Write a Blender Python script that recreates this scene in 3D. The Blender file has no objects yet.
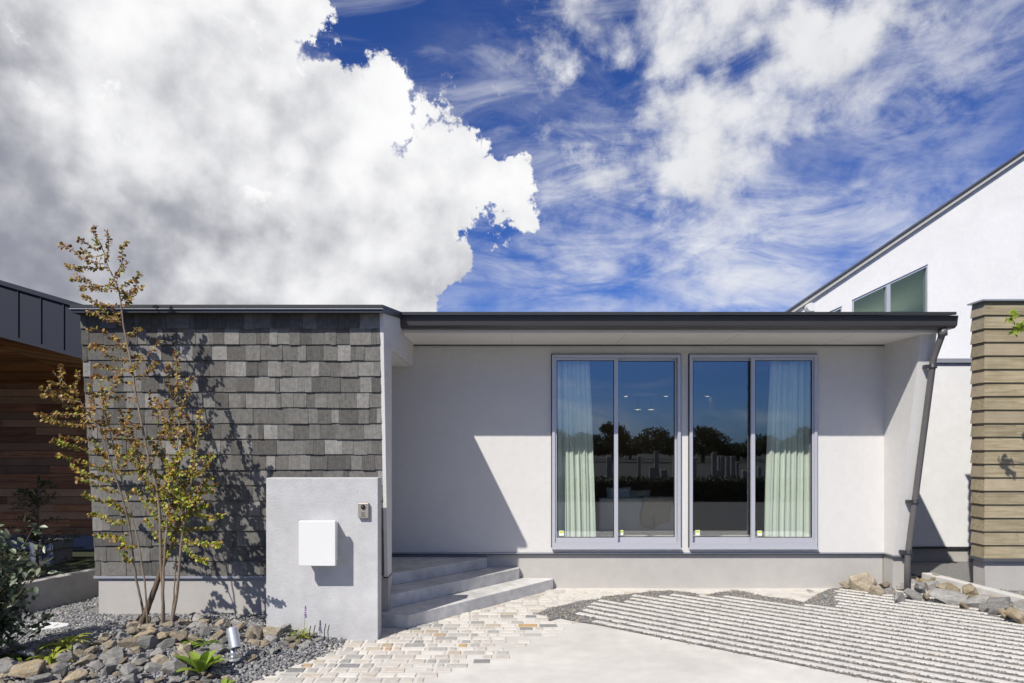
import bpy, bmesh, math, random
import numpy as np
from mathutils import Vector, Matrix, noise as mnoise

random.seed(7)
rng = np.random.default_rng(7)
SC = bpy.context.scene
COL = SC.collection

# ------------------------------------------------------------------ camera
F = 683.0                      # focal length in pixels of a 1024 wide frame
CX, HY = 512.0, 447.0          # principal column, horizon row
EYE = 1.66
cam = bpy.data.cameras.new('camera')
cam.lens = 24.0 * F / 682.667
cam.sensor_width = 36.0
cam.shift_y = (HY - 341.5) / 1024.0
cam.clip_end = 1000
cam_o = bpy.data.objects.new('camera', cam)
cam_o.location = (0, 0, EYE)
cam_o.rotation_euler = (math.radians(90), 0, 0)
COL.objects.link(cam_o)
SC.camera = cam_o

# ------------------------------------------------------------------ light
SUN = Vector((0.65, 1.0, -1.18)).normalized()      # direction the light travels
sun = bpy.data.lights.new('sun', 'SUN')
sun.energy = 4.7
sun.angle = math.radians(0.5)
sun.color = (1.0, 0.955, 0.89)
sun_o = bpy.data.objects.new('sun', sun)
sun_o.rotation_euler = SUN.to_track_quat('-Z', 'Y').to_euler()
sun_o.location = (-10, -15, 20)
COL.objects.link(sun_o)

SC.view_settings.view_transform = 'Standard'
SC.view_settings.look = 'None'
SC.view_settings.gamma = 1
SC.view_settings.exposure = 0.2
SC.cycles.use_denoising = True
SC.cycles.max_bounces = 8
SC.cycles.transparent_max_bounces = 12
SC.cycles.caustics_reflective = False
SC.cycles.caustics_refractive = False
SC.cycles.sample_clamp_indirect = 6


class NT:
    """small helper around a node tree"""
    def __init__(s, tree):
        s.t = tree
        s.n = tree.nodes
        s.l = tree.links

    def new(s, typ, **kw):
        nd = s.n.new(typ)
        for k, v in kw.items():
            setattr(nd, k, v)
        return nd

    def put(s, sock, v):
        if v is None:
            return
        if hasattr(v, 'is_output') or isinstance(v, bpy.types.NodeSocket):
            s.l.new(v, sock)
        else:
            if isinstance(v, (int, float)) and hasattr(sock, 'default_value') and not isinstance(sock.default_value, float):
                try:
                    sock.default_value = v
                    return
                except Exception:
                    n = len(sock.default_value)
                    sock.default_value = (v,) * 3 + ((1,) if n == 4 else ())
                    return
            if isinstance(v, (tuple, list)) and len(v) == 3 and len(sock.default_value) == 4:
                v = tuple(v) + (1,)
            sock.default_value = v

    def m(s, op, a, b=None, c=None, clamp=False):
        nd = s.new('ShaderNodeMath', operation=op)
        nd.use_clamp = clamp
        s.put(nd.inputs[0], a)
        s.put(nd.inputs[1], b)
        s.put(nd.inputs[2], c)
        return nd.outputs[0]

    def v(s, op, a, b=None, scale=None):
        nd = s.new('ShaderNodeVectorMath', operation=op)
        s.put(nd.inputs[0], a)
        if b is not None:
            s.put(nd.inputs[1], b)
        if scale is not None:
            s.put(nd.inputs['Scale'], scale)
        return nd.outputs['Value'] if op in ('LENGTH', 'DISTANCE', 'DOT_PRODUCT') else nd.outputs[0]

    def noise(s, vec, scale, detail=4, rough=0.5, dist=0.0, color=False):
        nd = s.new('ShaderNodeTexNoise')
        s.put(nd.inputs['Vector'], vec)
        nd.inputs['Scale'].default_value = scale
        nd.inputs['Detail'].default_value = detail
        nd.inputs['Roughness'].default_value = rough
        nd.inputs['Distortion'].default_value = dist
        return nd.outputs['Color'] if color else nd.outputs[0]

    def voro(s, vec, scale, detail=0, rough=0.5, feature='F1', out='Distance'):
        nd = s.new('ShaderNodeTexVoronoi', feature=feature)
        s.put(nd.inputs['Vector'], vec)
        nd.inputs['Scale'].default_value = scale
        nd.inputs['Detail'].default_value = detail
        nd.inputs['Roughness'].default_value = rough
        return nd.outputs[out]

    def mr(s, x, a, b, c=0.0, d=1.0, smooth=True):
        nd = s.new('ShaderNodeMapRange', interpolation_type='SMOOTHSTEP' if smooth else 'LINEAR')
        s.put(nd.inputs[0], x)
        for i, q in enumerate((a, b, c, d)):
            s.put(nd.inputs[1 + i], q)
        return nd.outputs[0]

    def mix(s, f, a, b, blend='MIX'):
        nd = s.new('ShaderNodeMix', data_type='RGBA', blend_type=blend)
        s.put(nd.inputs[0], f)
        s.put(nd.inputs[6], a)
        s.put(nd.inputs[7], b)
        return nd.outputs[2]

    def mapping(s, vec, loc=(0, 0, 0), rot=(0, 0, 0), scale=(1, 1, 1)):
        nd = s.new('ShaderNodeMapping')
        s.put(nd.inputs[0], vec)
        nd.inputs['Location'].default_value = loc
        nd.inputs['Rotation'].default_value = rot
        nd.inputs['Scale'].default_value = scale
        return nd.outputs[0]


# ------------------------------------------------------------------ sky with clouds
def build_world():
    w = bpy.data.worlds.new('World')
    SC.world = w
    w.use_nodes = True
    w.node_tree.nodes.clear()
    N = NT(w.node_tree)
    out = N.new('ShaderNodeOutputWorld')
    bg = N.new('ShaderNodeBackground')
    bg.inputs['Strength'].default_value = 0.11
    sky = N.new('ShaderNodeTexSky', sky_type='NISHITA')
    sky.sun_disc = False
    to_sun = -SUN
    sky.sun_elevation = math.asin(to_sun.z)
    sky.sun_rotation = math.atan2(to_sun.x, to_sun.y)
    sky.altitude = 50
    sky.air_density = 1.0
    sky.dust_density = 0.3
    sky.ozone_density = 3.0
    tc = N.new('ShaderNodeTexCoord')
    d = N.v('NORMALIZE', tc.outputs['Generated'])

    def dirn(px, py):
        return Vector(((px - CX) / F, 1.0, (HY - py) / F)).normalized()

    # the direction is warped by fractal noise so that outlines are ragged
    wc = N.noise(d, 6.5, 8, 0.66, color=True)
    dw = N.v('ADD', d, N.v('SCALE', N.v('SUBTRACT', wc, (0.5, 0.5, 0.5)), scale=0.27))

    def blobs(lst, soft=0.55, vec=None):
        acc = None
        for px, py, r, wt in lst:
            c = dirn(px, py)
            ang = r / F * c.y
            dist = N.v('DISTANCE', dw if vec is None else vec, tuple(c))
            f = N.mr(dist, ang * (1 + soft), ang * (1 - soft) * 0.6, 0.0, wt)
            acc = f if acc is None else N.m('MAXIMUM', acc, f)
        return acc

    def billow(vec):
        a = N.noise(vec, 5.5, 7, 0.60, 0.15)
        b = N.voro(vec, 9.0, 2, 0.55)
        return N.m('ADD', N.m('MULTIPLY', a, 0.9), N.m('MULTIPLY', b, -0.42))

    BLM = 0.28
    bl = billow(d)
    lo = Vector((-0.55, -0.2, 0.80)).normalized() * 0.045
    bl2 = billow(N.v('ADD', d, tuple(lo)))

    left = [(90, 40, 240, 1), (60, 210, 250, 1), (220, 210, 215, 1), (330, 205, 125, 1), (400, 112, 56, 1), (240, 60, 110, 1),
            (350, 150, 75, 1), (445, 175, 62, 1), (505, 192, 42, 1), (468, 155, 40, .9), (475, 208, 46, 1), (440, 248, 40, 1), (390, 235, 80, 1), (402, 278, 50, 1), (265, 30, 74, 1), (310, 285, 124, 1),
            (322, 28, 40, 0.95), (495, 48, 38, .62), (500, 103, 26, .62), (541, 136, 22, .6), (545, 154, 18, .55), (525, 25, 34, .5), (470, 100, 22, .4)]
    fl = blobs(left, 0.6)
    en = N.noise(d, 20.0, 6, 0.68)
    dens = N.m('ADD', N.m('ADD', fl, N.mr(fl, .55, .85, 0.0, 1.4)), N.m('MULTIPLY', N.m('SUBTRACT', bl, BLM), 1.5))
    dens = N.m('ADD', dens, N.m('MULTIPLY', N.m('SUBTRACT', en, 0.5), 0.5))
    mask_l = N.mr(dens, 0.20, 1.35)
    mask_l = N.m('MULTIPLY', mask_l, N.mr(fl, 0.02, 0.2))

    # unseen broken cloud added overhead and behind the viewer to brighten ambient light
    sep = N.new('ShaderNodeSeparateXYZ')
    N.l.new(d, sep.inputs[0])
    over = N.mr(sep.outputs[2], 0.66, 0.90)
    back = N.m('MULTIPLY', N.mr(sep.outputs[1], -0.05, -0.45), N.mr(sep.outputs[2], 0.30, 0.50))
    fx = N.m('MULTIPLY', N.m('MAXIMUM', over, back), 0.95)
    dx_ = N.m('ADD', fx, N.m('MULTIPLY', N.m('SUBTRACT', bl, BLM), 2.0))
    mask_fill = N.m('MULTIPLY', N.mr(dx_, 0.30, 0.60), N.mr(fx, 0.0, 0.2))

    # right hand, softer cloud and wisps
    rot = N.mapping(d, rot=(0, math.radians(38), 0), scale=(2.0, 2.0, 5.2))
    streak = N.noise(rot, 2.0, 8, 0.62, 0.9)
    streak2 = N.noise(N.mapping(d, loc=(3, 1, 2), rot=(0, math.radians(50), 0), scale=(1.4, 2.0, 4.0)), 4.5, 7, 0.66, 1.3)
    right = [(600, 20, 70, 1), (680, 20, 100, 1), (770, 40, 95, 1), (850, 15, 90, 1), (920, 0, 60, .8), (745, 110, 82, 1), (640, 60, 60, .8),
             (690, 145, 85, 1), (645, 185, 62, 1), (610, 180, 40, .8), (715, 195, 66, .9), (800, 100, 66, .85), (555, 12, 52, .8)]
    fr = blobs(right, 0.8)
    dr = N.m('ADD', fr, N.m('MULTIPLY', N.m('SUBTRACT', N.m('ADD', N.m('MULTIPLY', bl, .9), N.m('MULTIPLY', streak, 0.55)), 0.56), 1.9))
    dr = N.m('ADD', dr, N.m('MULTIPLY', N.m('SUBTRACT', en, 0.5), 0.7))
    mask_r = N.m('MULTIPLY', N.mr(dr, 0.05, 0.75), N.mr(fr, 0.0, 0.35))
    veil = [(600, 250, 150, .9), (720, 270, 170, 1), (560, 290, 90, .8), (880, 130, 170, .8), (960, 60, 120, .75), (640, 110, 120, .55),
            (850, 230, 130, .75), (1000, 160, 80, .5)]
    fv = blobs(veil, 0.9, d)
    vs = N.m('ADD', N.m('MULTIPLY', streak, 0.8), N.m('MULTIPLY', streak2, 0.55))
    mask_v = N.m('MULTIPLY', N.m('MULTIPLY', N.mr(vs, 0.50, 0.90), N.mr(N.noise(d, 4.2, 4, .55, .6), .36, .60, .30, 1.1)), fv)
    mask_v = N.m('MULTIPLY', mask_v, 0.85)
    # thin wisps everywhere else (seen in the window reflections)
    wisp = N.m('MULTIPLY', N.mr(N.noise(N.mapping(d, scale=(1.3, 1.3, 5)), 2.6, 8, 0.6, 0.8), 0.50, 0.80), 0.55)
    mask_v = N.m('MAXIMUM', mask_v, wisp)

    # cloud shading: thick, low parts of the big cloud are grey
    grey = blobs([(40, 150, 150, .75), (150, 265, 190, .8), (20, 285, 160, 1.0), (330, 275, 110, .42), (250, 160, 90, .5), (120, 110, 120, .5)], 0.9)
    big = N.noise(d, 3.6, 5, 0.55, 0.2)
    gl = N.m('ADD', N.m('MULTIPLY', grey, N.mr(big, 0.36, 0.60, 0.5, 1.35)), N.m('MULTIPLY', N.m('SUBTRACT', bl2, bl), 1.25))
    gl = N.m('ADD', gl, N.mr(N.noise(d, 7.5, 6, 0.55), 0.45, 0.75, 0.0, 0.25))
    gl = N.m('ADD', gl, N.m('MULTIPLY', N.m('SUBTRACT', en, 0.5), -0.55))
    cr = N.voro(dw, 8.0, 3, 0.6)
    gl = N.m('ADD', gl, N.mr(cr, 0.18, 0.78, -0.30, 0.30))
    gl = N.m('ADD', gl, N.mr(dens, 0.5, 1.1, 0.22, 0.0))
    gl = N.mr(gl, 0.0, 1.75, 0.0, 0.90)
    gl = N.m('MINIMUM', N.m('MAXIMUM', gl, 0.0), 1.0)
    K = 1.0 / 0.11
    white = tuple(K * x for x in (0.86, 0.86, 0.865))
    gry = tuple(K * x for x in (0.185, 0.195, 0.25))
    ccol = N.mix(gl, white, gry)
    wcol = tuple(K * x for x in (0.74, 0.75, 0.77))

    # polarised, deeper blue
    skyc = N.mix(1.0, sky.outputs[0], (0.225, 0.385, 0.79, 1), 'MULTIPLY')
    c1 = N.mix(mask_v, skyc, wcol)
    c2 = N.mix(mask_r, c1, N.mix(N.m('MULTIPLY', gl, 0.5), wcol, gry))
    c2 = N.mix(mask_fill, c2, wcol)
    c3 = N.mix(mask_l, c2, ccol)
    N.l.new(c3, bg.inputs['Color'])
    N.l.new(bg.outputs[0], out.inputs['Surface'])
    w.cycles.sampling_method = 'MANUAL'
    w.cycles.sample_map_resolution = 512


build_world()


# ------------------------------------------------------------------ helpers
def P(px, py, Y):
    return Vector(((px - CX) / F * Y, Y, EYE + (HY - py) / F * Y))


def G(px, py, z=0.0):
    Y = (EYE - z) * F / (py - HY)
    return Vector(((px - CX) / F * Y, Y, z))


class MB:
    """collects faces and links them as one mesh object"""
    def __init__(s):
        s.v = []
        s.f = []

    def add(s, verts, faces):
        o = len(s.v)
        s.v.extend([tuple(q) for q in verts])
        s.f.extend([tuple(i + o for i in fc) for fc in faces])

    def box(s, a, b):
        x0, y0, z0 = a
        x1, y1, z1 = b
        s.hexa([(x0, y0, z0), (x1, y0, z0), (x1, y1, z0), (x0, y1, z0), (x0, y0, z1), (x1, y0, z1), (x1, y1, z1), (x0, y1, z1)])

    def hexa(s, p):
        s.add(p, [(0, 3, 2, 1), (4, 5, 6, 7), (0, 1, 5, 4), (1, 2, 6, 5), (2, 3, 7, 6), (3, 0, 4, 7)])

    def prism(s, poly, z0, z1):
        n = len(poly)
        s.add([(x, y, z0) for x, y in poly] + [(x, y, z1) for x, y in poly],
              [tuple(range(n - 1, -1, -1)), tuple(range(n, 2 * n))] + [(i, (i + 1) % n, (i + 1) % n + n, i + n) for i in range(n)])

    def sweep(s, prof, a, b):
        """profile of (dy, dz) carried along x from a to b"""
        n = len(prof)
        s.add([(a, y, z) for y, z in prof] + [(b, y, z) for y, z in prof],
              [tuple(range(n)), tuple(range(2 * n - 1, n - 1, -1))] + [(i, i + n, (i + 1) % n + n, (i + 1) % n) for i in range(n)])

    def tube(s, pts, rad, n=8, cap=True):
        pts = [Vector(p) for p in pts]
        if not hasattr(rad, '__len__'):
            rad = [rad] * len(pts)
        rings = []
        prev = None
        for i, p in enumerate(pts):
            t = (pts[min(i + 1, len(pts) - 1)] - pts[max(i - 1, 0)]).normalized()
            if prev is None:
                u = t.orthogonal().normalized()
            else:
                u = (prev - t * prev.dot(t)).normalized()
            prev = u
            w = t.cross(u)
            rings.append([p + (u * math.cos(2 * math.pi * k / n) + w * math.sin(2 * math.pi * k / n)) * rad[i] for k in range(n)])
        vs = [q for r in rings for q in r]
        fs = []
        for i in range(len(pts) - 1):
            for k in range(n):
                fs.append((i * n + k, i * n + (k + 1) % n, (i + 1) * n + (k + 1) % n, (i + 1) * n + k))
        if cap:
            fs.append(tuple(range(n - 1, -1, -1)))
            fs.append(tuple((len(pts) - 1) * n + k for k in range(n)))
        s.add(vs, fs)

    def build(s, name, mat, parent=None, smooth=False, bevel=0.0):
        me = bpy.data.meshes.new(name)
        me.from_pydata(s.v, [], s.f)
        me.validate()
        me.update()
        if smooth:
            me.polygons.foreach_set('use_smooth', [True] * len(me.polygons))
        if mat:
            me.materials.append(mat)
        o = bpy.data.objects.new(name, me)
        COL.objects.link(o)
        if parent:
            o.parent = parent
            o.matrix_parent_inverse = Matrix.Translation(parent.location).inverted()
        if bevel:
            bv = o.modifiers.new('bevel', 'BEVEL')
            bv.width = bevel
            bv.segments = 2
            bv.limit_method = 'ANGLE'
            bv.angle_limit = math.radians(40)
        return o


def wall_poly(k, poly, y0, y1):
    n = len(poly)
    k.add([(x, y0, z) for x, z in poly] + [(x, y1, z) for x, z in poly],
          [tuple(range(n)), tuple(range(2 * n - 1, n - 1, -1))] + [(i, i + n, (i + 1) % n + n, (i + 1) % n) for i in range(n)])


def tag(o, label=None, cat=None, group=None, kind=None):
    if label:
        o['label'] = label
    if cat:
        o['category'] = cat
    if group:
        o['group'] = group
    if kind:
        o['kind'] = kind
    return o


def empty(name, loc, label, cat, group=None):
    o = bpy.data.objects.new(name, None)
    o.location = loc
    o.empty_display_size = 0.1
    COL.objects.link(o)
    return tag(o, label, cat, group)


# ------------------------------------------------------------------ materials
def material(name, col, rough=0.6, var=0.12, scale=6.0, detail=6, bump=0.0, bscale=None, metal=0.0, col2=None, island=0.0,
             coord='Object', stretch=(1, 1, 1), spec=0.4, blotch=0.0):
    m = bpy.data.materials.new(name)
    m.use_nodes = True
    m.node_tree.nodes.clear()
    N = NT(m.node_tree)
    out = N.new('ShaderNodeOutputMaterial')
    bs = N.new('ShaderNodeBsdfPrincipled')
    N.l.new(bs.outputs[0], out.inputs[0])
    tc = N.new('ShaderNodeTexCoord')
    vec = N.mapping(tc.outputs[coord], scale=stretch)
    nz = N.noise(vec, scale, detail, 0.6)
    if col2 is None:
        fac = N.mr(nz, 0.25, 0.75, 1 - var, 1 + var, False)
        c = N.mix(1.0, tuple(col) + (1,), N.v('SCALE', (1, 1, 1), scale=fac), 'MULTIPLY')
    else:
        c = N.mix(N.mr(nz, 0.35, 0.65), tuple(col), tuple(col2))
    if blotch:
        b = N.noise(tc.outputs[coord], scale * 0.12, 5, 0.6, 0.4)
        c = N.mix(1.0, c, N.v('SCALE', (1, 1, 1), scale=N.mr(b, 0.3, 0.7, 1 - blotch, 1 + blotch, False)), 'MULTIPLY')
    if island:
        g = N.new('ShaderNodeNewGeometry')
        f = N.mr(g.outputs['Random Per Island'], 0, 1, 1 - island, 1 + island, False)
        c = N.mix(1.0, c, N.v('SCALE', (1, 1, 1), scale=f), 'MULTIPLY')
    N.l.new(c, bs.inputs['Base Color'])
    bs.inputs['Roughness'].default_value = rough
    bs.inputs['Metallic'].default_value = metal
    bs.inputs['Specular IOR Level'].default_value = spec
    if bump:
        bn = N.new('ShaderNodeBump')
        bn.inputs['Strength'].default_value = bump
        bn.inputs['Distance'].default_value = 0.01
        N.l.new(N.noise(vec, bscale or scale * 4, 5, 0.6), bn.inputs['Height'])
        N.l.new(bn.outputs[0], bs.inputs['Normal'])
    return m


def ramp_material(name, stops, rough=0.7, bump=0.3, bscale=60, nscale=25, namp=0.2, coord='Object', spec=0.3, transl=0.0, extra=None):
    """colour picked per separate piece (island) from a ramp, plus fine noise"""
    m = bpy.data.materials.new(name)
    m.use_nodes = True
    m.node_tree.nodes.clear()
    N = NT(m.node_tree)
    out = N.new('ShaderNodeOutputMaterial')
    bs = N.new('ShaderNodeBsdfPrincipled')
    g = N.new('ShaderNodeNewGeometry')
    r = N.new('ShaderNodeValToRGB')
    r.color_ramp.interpolation = 'CONSTANT' if extra == 'const' else 'LINEAR'
    els = r.color_ramp.elements
    while len(els) < len(stops):
        els.new(0.5)
    for e, (p, c) in zip(els, stops):
        e.position = p
        e.color = tuple(c) + (1,)
    N.l.new(g.outputs['Random Per Island'], r.inputs[0])
    tc = N.new('ShaderNodeTexCoord')
    nz = N.noise(tc.outputs[coord], nscale, 6, 0.65)
    c = N.mix(1.0, r.outputs[0], N.v('SCALE', (1, 1, 1), scale=N.mr(nz, 0.25, 0.75, 1 - namp, 1 + namp, False)), 'MULTIPLY')
    N.l.new(c, bs.inputs['Base Color'])
    bs.inputs['Roughness'].default_value = rough
    bs.inputs['Specular IOR Level'].default_value = spec
    if bump:
        bn = N.new('ShaderNodeBump')
        bn.inputs['Strength'].default_value = bump
        bn.inputs['Distance'].default_value = 0.006
        N.l.new(N.noise(tc.outputs[coord], bscale, 5, 0.6), bn.inputs['Height'])
        N.l.new(bn.outputs[0], bs.inputs['Normal'])
    if transl:
        tr = N.new('ShaderNodeBsdfTranslucent')
        N.l.new(c, tr.inputs[0])
        mx = N.new('ShaderNodeMixShader')
        mx.inputs[0].default_value = transl
        N.l.new(bs.outputs[0], mx.inputs[1])
        N.l.new(tr.outputs[0], mx.inputs[2])
        N.l.new(mx.outputs[0], out.inputs[0])
    else:
        N.l.new(bs.outputs[0], out.inputs[0])
    return m


M = {}
M['plaster'] = material('white_plaster', (0.62, 0.605, 0.58), 0.85, 0.035, 11, 9, 0.5, 110, blotch=0.025)
M['plaster_bright'] = material('bright_white_plaster', (0.72, 0.715, 0.70), 0.85, 0.04, 11, 9, 0.4, 110, blotch=0.04)
M['gate_plaster'] = material('trowelled_grey_plaster', (0.47, 0.468, 0.465), 0.8, 0.09, 10, 9, 0.5, 70, blotch=0.10)
M['soffit'] = material('soffit_board', (0.72, 0.71, 0.68), 0.7, 0.03, 4)
M['plinth'] = material('plinth_render', (0.42, 0.40, 0.37), 0.85, 0.06, 7, 8, 0.2, 80, blotch=0.06)
M['concrete'] = material('smooth_concrete', (0.56, 0.535, 0.49), 0.8, 0.09, 6, 9, 0.2, 70, blotch=0.16)
M['step'] = material('cast_concrete_steps', (0.53, 0.52, 0.50), 0.8, 0.22, 9, 9, 0.35, 90, blotch=0.2)
M['kerb'] = material('weathered_concrete', (0.36, 0.345, 0.31), 0.85, 0.16, 8, 9, 0.3, 80, blotch=0.2)
M['white_kerb'] = material('pale_concrete_kerb', (0.56, 0.54, 0.50), 0.85, 0.10, 8, 9, 0.3, 80, blotch=0.1)
M['dark_metal'] = material('dark_grey_metal', (0.050, 0.051, 0.056), 0.42, 0.06, 10, metal=0.3)
M['gutter'] = material('charcoal_gutter', (0.048, 0.046, 0.049), 0.42, 0.06, 6, spec=0.5)
M['pipe'] = material('grey_downpipe', (0.115, 0.11, 0.11), 0.4, 0.06, 6, spec=0.5)
M['roof'] = material('black_roof_sheet', (0.03, 0.03, 0.032), 0.5, 0.1, 20)
M['alu'] = material('brushed_aluminium', (0.52, 0.525, 0.56), 0.4, 0.03, 30, metal=0.35)
M['seal'] = material('black_gasket', (0.02, 0.02, 0.022), 0.6, 0.05, 10)
M['trim_light'] = material('grey_drip_trim', (0.42, 0.43, 0.46), 0.45, 0.04, 20, metal=0.5)
M['trim_dark'] = material('dark_drip_trim', (0.10, 0.105, 0.12), 0.5, 0.05, 20, metal=0.2)
M['white_paint'] = material('white_powder_coat', (0.69, 0.685, 0.665), 0.4, 0.01, 5, spec=0.5)
M['champagne'] = material('champagne_metal', (0.40, 0.36, 0.30), 0.4, 0.03, 40, metal=0.5)
M['black'] = material('black_plastic', (0.012, 0.012, 0.012), 0.3, 0.05, 10)
M['silver'] = material('satin_silver', (0.62, 0.63, 0.64), 0.35, 0.03, 20, metal=0.7)
M['asphalt'] = material('asphalt', (0.075, 0.074, 0.072), 0.9, 0.2, 40, 6, 0.4, 160)
M['soil'] = material('dark_soil', (0.085, 0.08, 0.075), 0.95, 0.4, 30, 6, 0.7, 90)
M['grit'] = material('gravel_bed_grit', (0.20, 0.193, 0.182), 0.95, 0.5, 70, 6, 0.8, 150)
M['lawn'] = material('lawn_green', (0.035, 0.042, 0.018), 0.9, 0.4, 40, 6, 0.8, 160)
M['mortar'] = material('pale_mortar', (0.62, 0.585, 0.53), 0.9, 0.07, 14, 8, 0.3, 140, blotch=0.08)
M['bark'] = material('grey_brown_bark', (0.115, 0.082, 0.055), 0.85, 0.35, 30, 8, 0.6, 90, stretch=(1, 1, 0.35))
M['pale_bark'] = material('pale_twig_bark', (0.20, 0.155, 0.11), 0.8, 0.3, 40, 8, 0.4, 90, stretch=(1, 1, 0.35))
M['fabric_grey'] = material('grey_upholstery', (0.62, 0.63, 0.58), 0.95, 0.08, 60)
M['fabric_beige'] = material('beige_throw', (0.50, 0.44, 0.33), 0.95, 0.10, 50)
M['fabric_white'] = material('white_cushion_cotton', (0.62, 0.62, 0.58), 0.95, 0.05, 50)
M['rug'] = material('cream_rug_wool', (0.58, 0.55, 0.46), 0.95, 0.08, 60)
M['wood_floor'] = material('oak_floor', (0.26, 0.15, 0.075), 0.45, 0.2, 12, 6, stretch=(0.3, 4, 1))
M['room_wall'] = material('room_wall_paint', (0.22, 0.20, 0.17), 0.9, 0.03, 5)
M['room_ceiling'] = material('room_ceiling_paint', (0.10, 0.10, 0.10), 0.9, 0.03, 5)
M['stone_white'] = material('white_flat_stone', (0.66, 0.66, 0.64), 0.8, 0.08, 14, 6, 0.3, 60)
M['label_white'] = material('label_paper', (0.75, 0.78, 0.70), 0.6, 0.02, 10)
M['label_yellow'] = material('label_yellow_green', (0.55, 0.62, 0.06), 0.6, 0.02, 10)
M['violet'] = material('violet_flower', (0.26, 0.10, 0.34), 0.7, 0.2, 60)
M['grave'] = material('grey_granite', (0.20, 0.20, 0.19), 0.7, 0.2, 20)

M['gravel'] = ramp_material('gravel_stones', [(0.0, (0.09, 0.09, 0.092)), (0.3, (0.17, 0.168, 0.165)), (0.6, (0.27, 0.26, 0.245)),
                                              (0.84, (0.36, 0.33, 0.28)), (0.93, (0.36, 0.26, 0.16)), (1.0, (0.56, 0.54, 0.51))], 0.8, 0.2, 80)
M['gravel_blue'] = ramp_material('slate_gravel_stones', [(0.0, (0.10, 0.10, 0.105)), (0.4, (0.18, 0.18, 0.185)), (0.75, (0.27, 0.268, 0.265)),
                                                         (0.95, (0.30, 0.28, 0.25)), (1.0, (0.46, 0.46, 0.45))], 0.8, 0.2, 80)
M['paver'] = ramp_material('worn_paver_stone', [(0.0, (0.19, 0.19, 0.19)), (0.09, (0.31, 0.30, 0.28)), (0.28, (0.41, 0.39, 0.355)), (0.5, (0.48, 0.44, 0.39)),
                                                (0.8, (0.52, 0.48, 0.43)), (0.91, (0.45, 0.38, 0.295)), (0.955, (0.40, 0.31, 0.22)), (0.985, (0.46, 0.31, 0.16))],
                           0.85, 0.3, 120, 22, 0.16)
M['paver_pale'] = ramp_material('pale_paver_stone', [(0.0, (0.42, 0.40, 0.37)), (0.08, (0.55, 0.52, 0.47)), (0.5, (0.60, 0.57, 0.515)),
                                                     (0.9, (0.60, 0.56, 0.50)), (1.0, (0.47, 0.41, 0.34))], 0.85, 0.3, 120, 22, 0.10)
M['hedge'] = ramp_material('hedge_leaf', [(0.0, (0.02, 0.03, 0.012)), (1.0, (0.05, 0.06, 0.022))], 0.6, 0, 60, 20, .2, transl=0.2)
M['treeleaf'] = ramp_material('dark_tree_leaf', [(0.0, (0.022, 0.032, 0.014)), (1.0, (0.06, 0.075, 0.028))], 0.6, 0, 60, 20, .2, transl=0.2)
M['shrubleaf'] = ramp_material('glossy_shrub_leaf', [(0.0, (0.04, 0.06, 0.028)), (0.6, (0.10, 0.135, 0.065)), (0.9, (0.19, 0.22, 0.13)), (1, (0.30, 0.32, 0.22))], 0.4, 0, 60, 20, .15, spec=0.6, transl=0.2)
M['conifer'] = ramp_material('conifer_leaf', [(0.0, (0.02, 0.04, 0.012)), (1.0, (0.05, 0.08, 0.025))], 0.6, 0, 60, 20, .15, transl=0.2)
M['hosta'] = ramp_material('bright_broad_leaf', [(0.0, (0.16, 0.26, 0.03)), (1.0, (0.30, 0.40, 0.06))], 0.45, 0.2, 40, 20, .15, transl=0.3)
M['yellowgreen'] = ramp_material('yellow_green_leaf', [(0.0, (0.15, 0.20, 0.03)), (0.6, (0.33, 0.36, 0.05)), (1.0, (0.45, 0.42, 0.10))], 0.5, 0, 40, 20, .15, transl=0.3)
M['fern'] = ramp_material('fern_leaf', [(0.0, (0.07, 0.12, 0.02)), (1.0, (0.17, 0.24, 0.04))], 0.5, 0, 40, 20, .15, transl=0.3)
M['rust_leaf'] = ramp_material('rusty_autumn_leaf', [(0.0, (0.17, 0.07, 0.025)), (0.3, (0.31, 0.155, 0.048)), (0.6, (0.36, 0.23, 0.06)), (0.85, (0.32, 0.28, 0.05)), (1.0, (0.52, 0.33, 0.20))], 0.5, 0, 40, 20, .15, transl=0.3)
M['olive_leaf'] = ramp_material('olive_yellow_leaf', [(0.0, (0.15, 0.20, 0.03)), (0.3, (0.30, 0.36, 0.045)), (0.55, (0.44, 0.52, 0.065)), (0.75, (0.38, 0.24, 0.05)), (0.9, (0.58, 0.53, 0.09)), (1.0, (0.46, 0.14, 0.08))], 0.5, 0, 40, 20, .15, transl=0.35)
M['maple_leaf'] = ramp_material('fresh_green_leaf', [(0.0, (0.20, 0.28, 0.03)), (1.0, (0.38, 0.45, 0.06))], 0.5, 0, 40, 20, .15, transl=0.4)


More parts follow.
